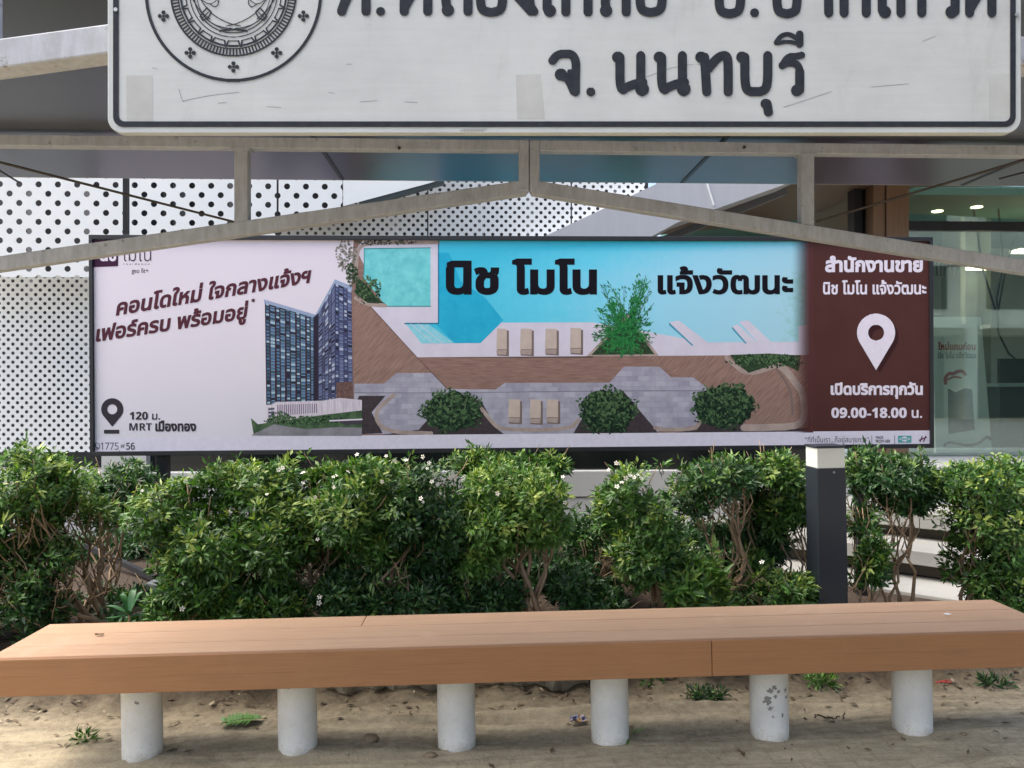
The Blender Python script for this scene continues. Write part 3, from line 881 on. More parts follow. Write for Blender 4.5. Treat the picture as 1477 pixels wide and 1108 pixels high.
        for k in range(9):
            t = .3 + .7*rnd.random(); u = 1 - t
            x = 906*u*u + 2*mx*u*t + ex*t*t + rnd.uniform(-3.5, 3.5); y = 480*u*u + 2*my*u*t + ey*t*t + rnd.uniform(-3, 3)
            th = math.atan2(ey - 480, ex - 906) + rnd.uniform(-.9, .9); l, w = rnd.uniform(1.8, 4.4), rnd.uniform(.5, 1.1)
            c_, s_ = math.cos(th), math.sin(th)
            z_ = rnd.random() + (.35 if t < .55 else -.1)
            lf[0 if z_ < .42 else 1 if z_ < .85 else 2].append([(x + c_*l, y + s_*l), (x - s_*w, y + c_*w), (x - c_*l, y - s_*l), (x + s_*w, y - c_*w)])
    strokes_px('tree_print', st, .9, L, ink('print_branch', S(84, 76, 66)), R, lay(8), 200)
    for q in (2, 1, 0): multi_px('print_foliage', lf[q], L, m_t[q], R, lay(9.6 - q*.3))
    strokes_px('waterline_print', [[(525, 358.5), (621, 357.5)], [(525.5, 358), (525, 398)], [(557, 442), (621, 442)]], 1.3, L, ink('waterline_teal', S(60, 140, 146)), R, lay(5.5), 60)
    strokes_px('waterline_print', [[(632.5, 348), (632.5, 467)], [(632.5, 467), (584, 467)]], 1.6, L, ink('waterline_blue', S(24, 112, 150)), R, lay(6), 60)
    strokes_px('step_line_print', [[(592, 467), (625, 495)], [(603, 467), (638, 495)]], .8, L, m_cop, R, lay(6), 30)
    strokes_px('deck_joint_print', [[(602, 515.8), (855, 514.5)], [(535, 443), (602, 516)], [(602, 516), (645, 561)]], .9, L, ink('joint_brown', S(86, 66, 62)), R, lay(4.5), 60)
    # loungers
    for (xa_, xb_, ya_, yb_) in ((716, 733, 474, 513), (750, 769, 474, 513), (786, 805, 474, 512), (822, 840, 473, 511), (733, 752, 576, 611), (764, 782, 576, 612), (788, 807, 576, 611)):
        pp('lounger_edge_print', [(xa_ + 3, ya_ + 1), (xb_ + 1, ya_ + 3), (xb_ + 1, yb_ + 1), (xa_ + 1, yb_)], m_lsh, 5)
        pp('lounger_print', [(xa_ + 1, ya_), (xb_ - 2, ya_ + .5), (xb_ - 2, yb_ - 9), (xa_, yb_ - 9)], m_loung, 6)
        pp('lounger_print', [(xa_, yb_ - 8), (xb_ - 2, yb_ - 8), (xb_ - 3, yb_ - 1), (xa_ + .5, yb_ - 2)], m_tan, 6)
    # tower picture
    def tower_ink(name, glass_c, slab_c, mort, bw, rh):
        m, nt, b = new_mat(name)
        br = nd(nt, 'ShaderNodeTexBrick')
        mp = nt.nodes.new('ShaderNodeMapping'); tc = nt.nodes.new('ShaderNodeTexCoord')
        mp.inputs['Rotation'].default_value = (math.radians(-90), 0, 0)
        nt.links.new(tc.outputs['Object'], mp.inputs[0]); nt.links.new(mp.outputs[0], br.inputs['Vector'])
        br.offset = 0; br.inputs['Scale'].default_value = 1; br.inputs['Brick Width'].default_value = bw; br.inputs['Row Height'].default_value = rh
        br.inputs['Mortar Size'].default_value = mort; br.inputs['Color1'].default_value = glass_c; br.inputs['Color2'].default_value = slab_c; br.inputs['Mortar'].default_value = S(54, 40, 52)
        nt.links.new(br.outputs[0], b.inputs['Base Color']); b.inputs['Roughness'].default_value = .45
        return m
    def facade(A, B_, C, D, cols, rows, base, tones, k, slab):
        """a printed tower face: corners A top left, B top right, C bottom right, D bottom left; floors of windows"""
        A, B_, C, D = (Vector(q) for q in (A, B_, C, D))
        def q(u, v): p = A.lerp(B_, u).lerp(D.lerp(C, u), v); return (p.x, p.y)
        pp('tower_print', [q(0, 0), q(1, 0), q(1, 1), q(0, 1)], base, k)
        T_ = [[] for _ in tones]; sl = []
        for i in range(cols):
            bal = i % 2 == 1
            for j in range(rows):
                u0, u1 = (i + (.06 if bal else .22))/cols, (i + (.94 if bal else .80))/cols
                v0, v1 = (j + .1)/rows, (j + .74)/rows
                w_ = min(len(tones) - 1, int(abs(rnd.gauss(0, 1.0)) * 1.3)) if rnd.random() < .85 else len(tones) - 1
                T_[w_].append([q(u0, v0), q(u1, v0), q(u1, v1), q(u0, v1)])
                if bal: sl.append([q(u0, v1), q(u1, v1), q(u1, v1 + .2/rows), q(u0, v1 + .2/rows)])
        for m_, P_ in zip(tones, T_):
            if P_: multi_px('tower_windows', P_, L, m_, R, lay(k + .4))
        multi_px('tower_slabs', sl, L, slab, R, lay(k + .6))
    blues = [ink('window_blue', S(84, 118, 150)), ink('window_teal', S(58, 92, 112)), ink('window_dark', S(34, 46, 64)), ink('window_pale', S(158, 186, 204))]
    greys = [ink('window_violet', S(96, 108, 144)), ink('window_slate', S(70, 76, 108)), ink('window_night', S(42, 42, 62)), ink('window_mist', S(170, 180, 202))]
    m_wall1, m_wall2 = ink('tower_wall', S(58, 50, 64)), ink('tower_wall_violet', S(70, 70, 90))
    sl1, sl2 = ink('slab_pale', S(132, 156, 176)), ink('slab_violet', S(130, 138, 168))
    facade((382, 436), (455, 458), (456, 580), (384, 584), 10, 30, m_wall1, blues, 7, sl1)
    facade((455, 458), (483, 408), (483, 580), (455, 580), 6, 30, m_wall2, greys, 7, sl2)
    facade((483, 408), (507, 418), (509, 578), (483, 580), 4, 30, ink('tower_wall_blue', S(62, 66, 96)), greys, 7, sl2)
    multi_px('tower_roof_print', [[(381, 432), (455, 454), (455, 459), (381, 437)], [(455, 454), (483, 403), (483, 409), (455, 460)], [(483, 403), (508, 413), (508, 419), (483, 409)]], L, ink('roof_pale', S(150, 164, 192)), R, lay(8))
    for x in (396.5, 411, 426, 440.5):
        pp('tower_band_print', [(x, 440.5 + (x-384)*.3), (x + 2.2, 441 + (x-384)*.3), (x + 2.2, 579), (x, 579)], ink('tower_band', S(60, 40, 52)), 8)
    pp('tower_core_print', [(452, 458), (459, 452), (459, 580), (452, 580)], ink('tower_core', S(48, 42, 58)), 8)
    pp('tower_base_print', [(485, 552), (508, 550), (509, 582), (485, 582)], ink('tower_brown', S(120, 92, 84), S(84, 66, 66), 50), 8)
    pp('podium_print', [(385, 588), (398, 580), (466, 578), (490, 574), (522, 577), (522, 612), (385, 610)], ink('podium_white', S(222, 214, 222), S(176, 164, 176), 9, (22, 1, 1)), 9)
    multi_px('podium_window_print', [[(400 + i*3.1, 584 - i*.1), (401.6 + i*3.1, 584 - i*.1), (401.6 + i*3.1, 600 - i*.25), (400 + i*3.1, 600 - i*.25)] for i in range(19)], L, ink('podium_shade', S(132, 120, 140)), R, lay(9.5))
    multi_px('podium_window_print', [[(387, 589 + j*5), (396, 588 + j*5), (396, 591 + j*5), (387, 592 + j*5)] for j in range(3)], L, ink('podium_glass', S(90, 92, 112)), R, lay(9.5))
    scatter('print_foliage', 440, 606, 60, 6, 260, [m_tones[3], m_tones[2], m_tones[1]], 10.6, 1.2, 2.8)
    scatter('print_foliage', 405, 601, 14, 7, 90, [m_tones[3], m_tones[2], m_tones[1]], 10.6, 1.0, 2.2)
    pp('lawn_print', [(362, 603), (372, 612), (400, 608), (470, 598), (522, 592), (522, 622), (366, 628)], ink('lawn_green', S(84, 108, 76), S(50, 74, 54), 25), 10)
    pp('road_print', [(362, 628), (395, 612), (440, 619), (490, 616), (522, 617), (522, 629)], ink('road_grey', S(142, 140, 146), S(116, 114, 120), 10), 11)
    pp('canopy_print', [(476, 606), (522, 604), (522, 612), (500, 613)], ink('canopy_dark', S(70, 66, 76)), 11)
    strokes_px('canopy_print', [[(476, 607), (522, 605)]], 2, L, m_wht, R, lay(12), 12)
    # brown panel and white strip
    x_b = L(1172, 500)[0]
    flat_mesh('brown_panel_print', [(x_b, L(1250, 622)[1]), (xi1, L(1250, 622)[1]), (xi1, zi1), (x_b, zi1)], [(0, 1, 2, 3)], m_brown, R, lay(6))
    m, nt, b = new_mat('brown_fade_ink')            # the printed picture fades into the brown panel
    b.inputs['Base Color'].default_value = S(84, 50, 50); b.inputs['Roughness'].default_value = .42; b.inputs['Specular IOR Level'].default_value = .12
    tc = nt.nodes.new('ShaderNodeTexCoord'); sp = nt.nodes.new('ShaderNodeSeparateXYZ'); nt.links.new(tc.outputs['Object'], sp.inputs[0])
    xa, xb = L(1140, 500)[0], L(1176, 500)[0]
    al = nt.nodes.new('ShaderNodeMapRange'); nt.links.new(sp.outputs['X'], al.inputs[0])
    for i_, v_ in enumerate((xa, xb, 0, 1)): al.inputs[i_ + 1].default_value = v_
    al.interpolation_type = 'SMOOTHSTEP'
    nt.links.new(al.outputs[0], b.inputs['Alpha'])
    pp('brown_fade_print', [(1138, 346), (1173, 346), (1173, 624), (1138, 624)], m, 8.4)
    flat_mesh('white_strip_print', [(xi0, zi0), (xi1, zi0), (xi1, L(1250, 622)[1] + .001), (L(525, 630)[0], L(525, 628)[1]), (xi0, L(300, 631)[1])], [(0, 1, 2, 3, 4)], ink('strip_white', S(216, 212, 226)), R, lay(12) if False else lay(6.5))
    T = lambda s, x0_, y0_, x1_, y1_, mm, k=12, **kw: text_box('lettering', s, x0_, y0_, x1_, y1_, L, mm, R, lay(k), **kw)
    T('นิช', 643, 376, 720, 425.5, m_ink, bold=.043, n=110)
    T('โมโน', 738.5, 373, 861, 425.5, m_ink, bold=.043, n=110)
    T('แจ้งวัฒนะ', 948.5, 384, 1144, 425, m_ink, bold=.035, n=110)
    T('สำนักงานขาย', 1190, 369, 1331, 393, m_wht, bold=.045)
    T('นิช โมโน แจ้งวัฒนะ', 1187, 404, 1336, 425, m_wht, bold=.03)
    T('เปิดบริการทุกวัน', 1198, 551, 1331, 575.5, m_wht, bold=.045)
    T(sans('09.00-18.00 น.', 1), 1199, 588, 1330, 603, m_wht, bold=.022)
    T(sans('120 ม.', 1), 187, 594, 231, 605.5, m_grey, bold=.015)
    T(sans('MRT', 1), 186.5, 610.5, 219, 621, m_grey, bold=.0); T('เมืองทอง', 224, 606.5, 283, 622.5, m_grey, bold=.045)
    T(sans('1775', 0), 145.5, 638.5, 171, 648.8, m_grey, bold=.0); T('#', 174, 640.5, 180, 646.5, m_grey, bold=.0); T(sans('56', 0), 182, 638.5, 194.5, 648.8, m_grey, bold=.02)
    T('sena.co.th', 134.5, 650, 176, 658, m_grey, bold=.0)
    strokes_px('phone_mark', [arc(139.5, 643.7, 4.6, 0, 360, 24), ([(138, 641.2), (137.6, 644), (139, 646), (141.5, 646.2)], 1.5)], .9, L, m_grey, R, lay(12), 60)
    text_quad('lettering', 'คอนโดใหม่ ใจกลางแจ้งฯ', (167, 456), (446, 408.5), (451, 380.5), (171, 428), L, m_maroon, R, lay(12), bold=.036, n=100)
    text_quad('lettering', 'เฟอร์ครบ พร้อมอยู่', (137, 501.5), (354, 468), (359, 433), (141, 466), L, m_maroon, R, lay(12), bold=.036, n=100)
    T('*', 362.5, 430.5, 368, 436.5, m_maroon, bold=.03)
    # logo corner
    pp('logo_print', [(134, 346), (170.5, 346), (170.5, 384), (134, 385.5)], ink('logo_purple', S(64, 34, 60)), 11)
    T('นิช', 144, 358, 168, 377, m_wht, bold=.04)
    T('โมโน', 176.5, 350, 218, 377, m_grey, bold=-.012)
    T('r e s i d e n c e', 178, 379.5, 216, 382, m_grey, bold=0, n=12)
    T('geo fit+', 190, 387, 214, 396, m_grey, bold=.0)
    # pins
    def pin(cx, cy, r, tip, rh):
        a = math.asin(r / (tip - cy))
        P = arc(cx, cy, r, 180 - math.degrees(a) + 0, 360 + math.degrees(a), 40)
        return [P + [(cx, tip)]], [arc(cx, cy, rh, 0, 360, 30)]
    def pin_px(cx, cy, r, tip, rh, mm, k):
        o_, h_ = pin(cx, cy, r, tip, rh)
        C = [[L(*p) for p in c] for c in o_ + h_]
        ar = lambda c: sum(a[0]*b[1] - b[0]*a[1] for a, b in zip(c, c[1:] + c[:1]))
        if ar(C[0]) < 0: C[0] = C[0][::-1]
        if ar(C[1]) > 0: C[1] = C[1][::-1]
        V, Fc = slabfill(C, 90)
        flat_mesh('pin_mark', V, Fc, mm, R, lay(k))
    pin_px(1269, 486, 27, 538, 11, ink('pin_print_dark', S(58, 32, 34)), 7)
    pin_px(1263.5, 480, 27.5, 534, 11.5, m_wht, 12)
    pin_px(162, 590.5, 16, 615.5, 7.2, m_grey, 12)
    pp('pin_mark', [(150, 620), (172, 620), (172, 625.5), (150, 625.5)], m_grey, 12)
    # small print along the strip
    T('“ที่ที่เป็นเรา...ก็อยู่สบายกว่า”', 1161, 629, 1253, 641, m_grey, bold=.0)
    T('MADE', 1263, 629, 1274, 633, m_grey, bold=.02, n=16); T('FROM HER', 1263, 634.3, 1284, 638.7, m_grey, bold=.02, n=16)
    for x in (1257, 1290): pp('rule_mark', [(x, 628), (x + .7, 628), (x + .7, 641), (x, 641)], m_grey, 12)
    tl = ink('emblem_teal', S(88, 160, 160))
    multi_px('emblem_print', [[(1295, 628.5), (1314.5, 628.5), (1314.5, 638.5), (1295, 638.5)]], L, tl, R, lay(12))
    multi_px('emblem_print', [[(1296.5, 633.5), (1304.7, 629.5), (1313, 633.5), (1304.7, 637.5)]], L, m_wht, R, lay(13))
    T('sena', 1299, 631.8, 1310.5, 635.2, tl, 14, bold=.03, n=20)
    strokes_px('emblem_print', [[(1327, 637), (1330, 630)], [(1332, 637), (1335, 629.5)], [(1326, 635), (1331, 633), (1336, 631)]], 1.7, L, ink('emblem_maroon', S(90, 40, 72)), R, lay(12), 40)
build_billboard()

# ------------------------------------------------------------------ bus shelter: roof, two trusses, rods
def build_shelter():
    R = empty('bus_shelter', (0, 2.6, 0))
    tag(R, 'cream steel bus shelter with arched trusses under a flat grey metal roof', 'bus shelter')
    oy = 2.6
    def V(p): return (p[0], p[1] - oy, p[2])
    zs = EYE + 0.957
    mb = MB()
    xs = [-2.62, -2.25, -0.66, 0.94, 2.3, 2.8]
    for a, b in zip(xs, xs[1:]): mb.box((a + .003, -.66, zs), (b - .003, 1.19, zs + .04))
    mb.build('roof', M_soffit, R)
    for x in xs[1:-1]:
        mb = MB(); mb.box((x - .009, -.66, zs - .003), (x + .009, 1.186, zs + .02)); mb.build('roof_seam', M_black, R)
    mb = MB(); mb.box((-2.62, 1.1905, zs + .001), (2.8, 1.205, zs + .09)); mb.build('roof_edge', mat('roof_trim', S(150, 148, 150), .4), R)
    t = .052
    for Y, far in ((3.13, True), (1.52, False)):
        top = at(738, 212, 3.13).z
        A = at(763, 271, 3.13)                                     # apex of the arch
        X0, XL, XR = A.x, -2.55, 2.72
        zl = A.z - .1535 * (X0 - XL); zr = A.z - .1535 * (XR - X0)
        y = Y - oy
        mb = MB(); mb.bar((XL, y, top), (X0 - .04, y, top), t * .95, .042); mb.bar((X0 + .04, y, top), (XR, y, top), t * .95, .042)
        mb.build('top_beam', M_cream, R, bevel=.003)
        for s, xe, ze in ((-1, XL, zl), (1, XR, zr)):
            mb = MB(); mb.bar((X0 + s * .012, y - .001 * s, A.z - .002), (xe, y - .001 * s, ze), t, .053)
            mb.build('arch_tube', M_cream, R, bevel=.003)
        mb = MB()
        mb.box((X0 - .04, y - .028, A.z - .02), (X0 - .001, y + .026, top + .022)); mb.box((X0 + .001, y - .028, A.z - .02), (X0 + .04, y + .026, top + .022))
        mb.build('king_post', M_cream, R, bevel=.006)
        for px in (350, 1162):
            x = at(px, 300, 3.13).x
            zb = A.z - .1535 * abs(x - X0) + .02
            mb = MB(); mb.box((x - .026, y - .024, zb), (x + .026, y + .024, top - .0215)); mb.build('web_post', M_cream, R, bevel=.004)
            mb = MB(); mb.box((x - .035, y - .0265, top - .026), (x + .035, y + .0265, top - .018)); mb.build('bracket', M_cream, R)
        wr = random.Random(31)
        for wx, wz in ((at(350, 300, 3.13).x, None), (at(1162, 300, 3.13).x, None)):
            for dx in (-.027, .027):
                for z_ in (top - .022, A.z - .1535 * abs(wx + dx - X0) + .028):
                    q = [Vector((wx + dx - .003 + wr.uniform(-.002, .002), y - .02 + k*.009, z_ + wr.uniform(-.003, .003))) for k in range(5)]
                    mb = MB(); mb.tube(q, [.003 + wr.uniform(0, .0025) for _ in q], 6); mb.build('weld_bead', M_cream, R, smooth=True)
        for x, ze in ((XL, zl), (XR, zr)):
            mb = MB(); mb.box((x - .05, y - .05, -.2), (x + .05, y + .05, zs - .001)); mb.build('column', M_cream, R, bevel=.006)
            mb = MB(); mb.box((x - .1, y - .1, -.06), (x + .1, y + .1, gz(x, Y, False) + .014)); mb.build('base_plate', M_cream, R)
    # thin tie rods from the web posts up to the outer corners
    for (a, b, Yb) in (((337, 320), (-60, 219), 2.55), ((1178, 320), (1560, 206), 2.55)):
        p, q = at(a[0], a[1], 3.11), at(b[0], b[1], Yb)
        mb = MB(); mb.tube([V(p), V(q)], .0045, 6); mb.build('tie_rod', M_rust, R)
    for (a, b) in (((-20, 234), (27, 263)), ((1442, 258), (1510, 240))):
        p, q = at(a[0], a[1], 3.3), at(b[0], b[1], 3.6)
        mb = MB(); mb.tube([V(p), V(q)], .004, 6); mb.build('tie_rod', M_rust, R)
    for px, py in ((1073, 213), (576, 214)):
        p = at(px, py, 3.10)
        mb = MB(); mb.tube([V(p), V(p - Vector((0, .01, 0)))], .006, 8); mb.build('bolt', M_rust, R)
build_shelter()

# ------------------------------------------------------------------ place-name sign hung on the near truss
def build_sign():
    import mathutils
    L = Local(at(813, 0, 1.42), mathutils.Euler((0, 0, -YAW)))
    R = empty('place_name_sign', L.loc, L.rot)
    tag(R, 'white place name sign with dark Thai lettering and a round seal', 'sign')
    x0, z0 = L(155, 192); x1, _ = L(1473, 192); z1 = L(155, -205)[1]
    px = abs(L(100, 0)[0] - L(101, 0)[0])
    def rrect(i, r):
        a, b, c, d = x0 + i, x1 - i, z0 + i, z1 - i
        P = []
        for cx, cz, s in ((b - r, c + r, -90), (b - r, d - r, 0), (a + r, d - r, 90), (a + r, c + r, 180)): P += arc(cx, cz, r, s, s + 90, 10)
        return P
    m, nt, b = new_mat('weathered_white_sign')
    v = coords(nt)
    n1 = noise(nt, v, 5, 6, .65); n2 = noise(nt, coords(nt, (2, 1, 30)), 3, 5, .7); n3 = noise(nt, v, 60, 4, .7)
    c = ramp(nt, n1, [(.3, S(172, 174, 170)), (.7, S(188, 190, 186))])
    c = mixc(nt, .12, c, ramp(nt, n2, [(.35, S(158, 160, 154)), (.6, S(194, 196, 192))]))
    n4 = noise(nt, coords(nt, (1, 1, .35)), 7, 7, .75, .6)
    c = mixc(nt, ramp(nt, n4, [(.58, (0, 0, 0, 1)), (.74, (.4, .4, .4, 1))]), c, S(150, 150, 142))
    c = mixc(nt, ramp(nt, n3, [(.64, (0, 0, 0, 1)), (.74, (.35, .35, .35, 1))]), c, S(140, 140, 134))
    nt.links.new(c, b.inputs['Base Color']); b.inputs['Roughness'].default_value = .38; bump(nt, b, n1, .05, .01)
    mb = MB(); mb.prism(rrect(0, 22 * px), 0, .018); mb.build('panel', m, R, bevel=.0015)
    dk = ink('faded_black', S(50, 53, 58), S(40, 43, 48), 60)
    o_, i_ = rrect(8.5 * px, 15 * px), rrect(16.5 * px, 9 * px)
    N = len(o_)
    flat_mesh('border', o_ + i_, [(k, (k+1) % N, (k+1) % N + N, k + N) for k in range(N)], dk, R, -.0012)
    # lettering: round-ended strokes with filled dot heads, photo pixels
    w = 13.2
    def dot(x, y, r=8.5): return ([(x, y)], 2 * r)
    B2, T2 = 133, 81
    st = []
    # cho chan + full stop
    st += [dot(809, 108, 9), [(809, 110), (818, 112), (823, 120), (828, 132)], ([(797, 88), (803, 80), (814, 78), (826, 79), (831, 90), (830, 110), (830, 133)], 12.5), ([(822, 104), (827, 120)], 8), dot(852, 133, 6.5)]
    def no_nu(x): return [dot(x, 83), [(x + 3, 83), (x + 3, B2), (x + 16, 124), (x + 36, 119)], [(x + 33, 81), (x + 33, 125)], dot(x + 35, 129, 10)]
    st += no_nu(891); st += no_nu(951)
    st += [dot(1011, 83), [(1016, 83), (1019, 133)], [(1021, 100), (1036, 82), (1048, 80), (1050, 90), (1050, 133)]]
    st += [dot(1070, 83), [(1074, 83), (1074, 126), (1081, 133), (1098, 133), (1107, 126), (1107, 81)], dot(1104, 150, 7.5), [(1106, 150), (1108, 162)]]
    st += [([(1128, 95), (1136, 82), (1148, 82), (1156, 80)], 10), ([(1128, 95), (1138, 90), (1150, 93), (1154, 104)], 11), [(1153, 104), (1153, 130)], dot(1149, 131, 8.5)]
    st += [([(1119, 62), (1126, 52), (1138, 49), (1152, 58), (1154, 65)], 7), ([(1119, 63), (1138, 60), (1154, 65)], 6), ([(1153, 50), (1153, 64)], 11)]
    # upper line, its lower edge shows in the photo
    b = 17; tp = -38
    def ko(x0_, x1_, y): return [[(x0_ + 4, y), (x0_ + 4, tp + 30), (x0_ - 2, tp + 18), (x0_ + 10, tp), (x1_ - 12, tp - 2), (x1_ - 2, tp + 12), (x1_ - 2, y)]]
    st += [[(493, b), (501, tp + 30), (495, tp + 14), (505, tp), (512, tp + 8), (519, tp), (528, tp + 10), (528, b)], [(493, b - 2), (504, b - 26)], dot(549, b + 0, 6.5)]
    st += [[(583, b), (583, tp + 14), (592, tp), (606, tp), (617, tp + 12), (617, b)], [(584, b - 6), (596, b - 28)], dot(598, b - 28, 7)]
    st += [[(636, tp + 6), (650, tp), (668, tp), (675, tp + 14), (675, b)], [(675, b - 34), (654, b - 36), (642, b - 20), (645, b - 4)], dot(646, b - 2, 9)]
    st += [[(693, b - 34), (693, b - 6), (700, b + 1), (717, b + 1), (725, b - 6), (725, tp + 12), (716, tp), (698, tp), (692, tp + 8)], dot(697, b - 34, 7)]
    st += [dot(756, tp + 8, 8), [(762, tp + 8), (764, b - 8), (770, b)], [(766, b), (746, b - 22)]]
    st += [[(789, tp), (789, b - 4)], dot(793, b - 1, 9)]
    st += ko(812, 850, b + 1)
    st += [[(862, tp + 6), (880, tp), (896, tp), (903, tp + 14), (903, b + 1)], [(903, b - 33), (884, b - 35), (872, b - 20), (874, b - 4)], dot(874, b - 1, 9)]
    st += [[(923, b - 34), (923, b - 6), (930, b + 1), (947, b + 1), (955, b - 6), (955, tp + 12), (946, tp), (928, tp), (922, tp + 8)], dot(927, b - 34, 7)]
    st += [([(870, tp - 24), (884, tp - 34), (902, tp - 24), (870, tp - 22)], 7), ([(894, tp - 36), (894, tp - 26)], 6), ([(904, tp - 36), (904, tp - 26)], 6)]
    b2 = 19
    st += [[(1037, b2 - 34), (1037, b2 - 6), (1044, b2 + 1), (1060, b2 + 1), (1068, b2 - 6), (1068, tp + 12), (1059, tp), (1042, tp), (1036, tp + 8)], dot(1041, b2 - 34, 7), dot(1088, b2 + 0, 6.5)]
    st += [dot(1116, tp + 8, 8), [(1120, tp + 8), (1120, b2 - 6), (1127, b2 + 1), (1142, b2 + 1), (1150, b2 - 6), (1150, tp - 30)]]
    st += [[(1172, tp + 6), (1184, tp), (1194, tp + 8), (1195, b2)]]
    st += ko(1213, 1251, b2)
    st += [[(1272, tp), (1272, b2 - 4)], dot(1276, b2 - 1, 9)]
    st += ko(1295, 1331, b2)
    st += [[(1349, tp + 8), (1360, tp), (1376, tp + 2)], [(1350, tp + 10), (1366, tp + 10), (1377, tp + 22), (1377, b2 - 2)], dot(1372, b2 - 1, 9)]
    st += [[(1398, b2), (1398, tp + 14), (1406, tp), (1422, tp), (1430, tp + 12), (1430, b2)], [(1399, b2 - 6), (1412, b2 - 28)], dot(1413, b2 - 28, 7)]
    st += [([(1306, tp - 20), (1300, tp - 30), (1312, tp - 36), (1330, tp - 32)], 6)]
    strokes_px('lettering', st, w, L, dk, R, -.0014, 260)
    # round seal: rings, tick band, petals, flowers and the clasped-arms motif
    cx, cy = 337, -9
    e = [(arc(cx, cy, 125.5, 0, 360, 80), 4.5), (arc(cx, cy, 90, 0, 360, 80), 2.6), (arc(cx, cy, 80, 0, 360, 80), 1.6), (arc(cx, cy, 63, 0, 360, 60), 1.4), (arc(cx, cy, 57, 0, 360, 60), 1.6), (arc(cx, cy, 53, 0, 360, 60), 1.0)]
    for i in range(112):
        a = 2 * math.pi * i / 112
        e.append(([(cx + 80*math.cos(a), cy + 80*math.sin(a)), (cx + 90*math.cos(a), cy + 90*math.sin(a))], 2.3))
    for i in range(22):
        a = 360 / 22 * (i + .5)
        e.append((arc(cx, cy, 69, a - 6, a + 6, 4), 1.6)); e.append((arc(cx, cy, 76, a - 7.5, a + 7.5, 4), 2.8))
        for s in (-1, 1):
            t1, t2 = math.radians(a + s * 6), math.radians(a + s * 7.6)
            e.append(([(cx + 69*math.cos(t1), cy + 69*math.sin(t1)), (cx + 77*math.cos(t2), cy + 77*math.sin(t2))], 2.4))
    for i in range(10):
        a = math.radians(90 + 36 * i); fx, fy = cx + 106*math.cos(a), cy + 106*math.sin(a)
        for s, r in (((0, 0), 4.2), ((5.2, 0), 6), ((-5.2, 0), 6), ((0, 5.2), 6), ((0, -5.2), 6)): e.append(([(fx + s[0], fy + s[1])], r))
    for s in (-1, 1):
        X = lambda d_: cx + s * d_
        e += [([(X(62), -6), (X(50), 14), (X(34), 34), (X(10), 42), (X(-18), 44)], 1.6), ([(X(52), -8), (X(42), 8), (X(30), 22), (X(8), 34), (X(-10), 38)], 1.4),
              ([(X(44), 18), (X(38), 12), (X(32), 18), (X(36), 26), (X(44), 30), (X(48), 24), (X(44), 18)], 2.0), ([(X(36), 18), (X(46), 28)], 1.4), ([(X(46), 18), (X(34), 28)], 1.4),
              ([(X(28), -12), (X(20), 4), (X(26), 12), (X(34), 6)], 1.4), ([(X(26), -10), (X(40), -2), (X(48), -8)], 1.4), ([(X(20), -10), (X(24), 2), (X(36), 8), (X(50), -4)], 1.2),
              ([(X(32), -12), (X(34), 0)], 1.0), ([(X(38), -12), (X(38), 0)], 1.0), ([(X(20), 46), (X(4), 44), (X(-6), 41)], 1.6)]
    strokes_px('seal', e, 1.5, L, dk, R, -.0014, 320)
    # old tape patches and scuffs
    mt = ink('tape_residue', S(178, 179, 174), S(166, 167, 162), 12)
    for k, p in enumerate(([(182, 109), (220, 109), (221, 176), (183, 176)], [(744, 108), (780, 107), (786, 172), (746, 172)], [(1426, 107), (1460, 107), (1460, 170), (1426, 171)])):
        poly_px('tape_patch', p, L, mt, R, -.0002)
    sc_ = ink('scuff', S(124, 126, 122), S(150, 152, 148), 60)
    strokes_px('scuff_mark', [[(258, 128), (263, 147), (269, 145)], [(263, 146), (300, 138), (345, 133)], [(315, 149), (326, 148)], [(385, 154), (405, 155)], [(520, 147), (546, 145)], [(584, 147), (602, 148)], [(474, 133), (482, 135)], [(500, 93), (507, 93)], [(930, 112), (975, 95), (1020, 92)], [(1253, 126), (1310, 121)], [(1130, 155), (1200, 132)], [(220, 98), (228, 100)], [(1330, 60), (1350, 52)]], .8, L, sc_, R, -.0003, 120)
    strokes_px('edge_wear', [[(664 + i * 5, 193 - 3), (672 + i * 5, 186)] for i in range(7)], .8, L, mat('wear_grey', S(120, 118, 108), .7), R, -.0008, 20)
    for px_, py_ in ((1478 - 12, 22), (168, 15)):
        x, z = L(px_, py_)
        mb = MB(); mb.tube([(x, -.004, z), (x, .001, z)], .0035, 10); mb.build('rivet', mat('rivet', S(170, 172, 170), .4, .6), R)
    # hanger straps back to the near truss
    for xx in (-.6, .6):
        mb = MB(); mb.box((xx - .02, .019, z0 + .2), (xx + .02, .085, z0 + .5)); mb.build('hanger_strap', M_cream, R)
build_sign()

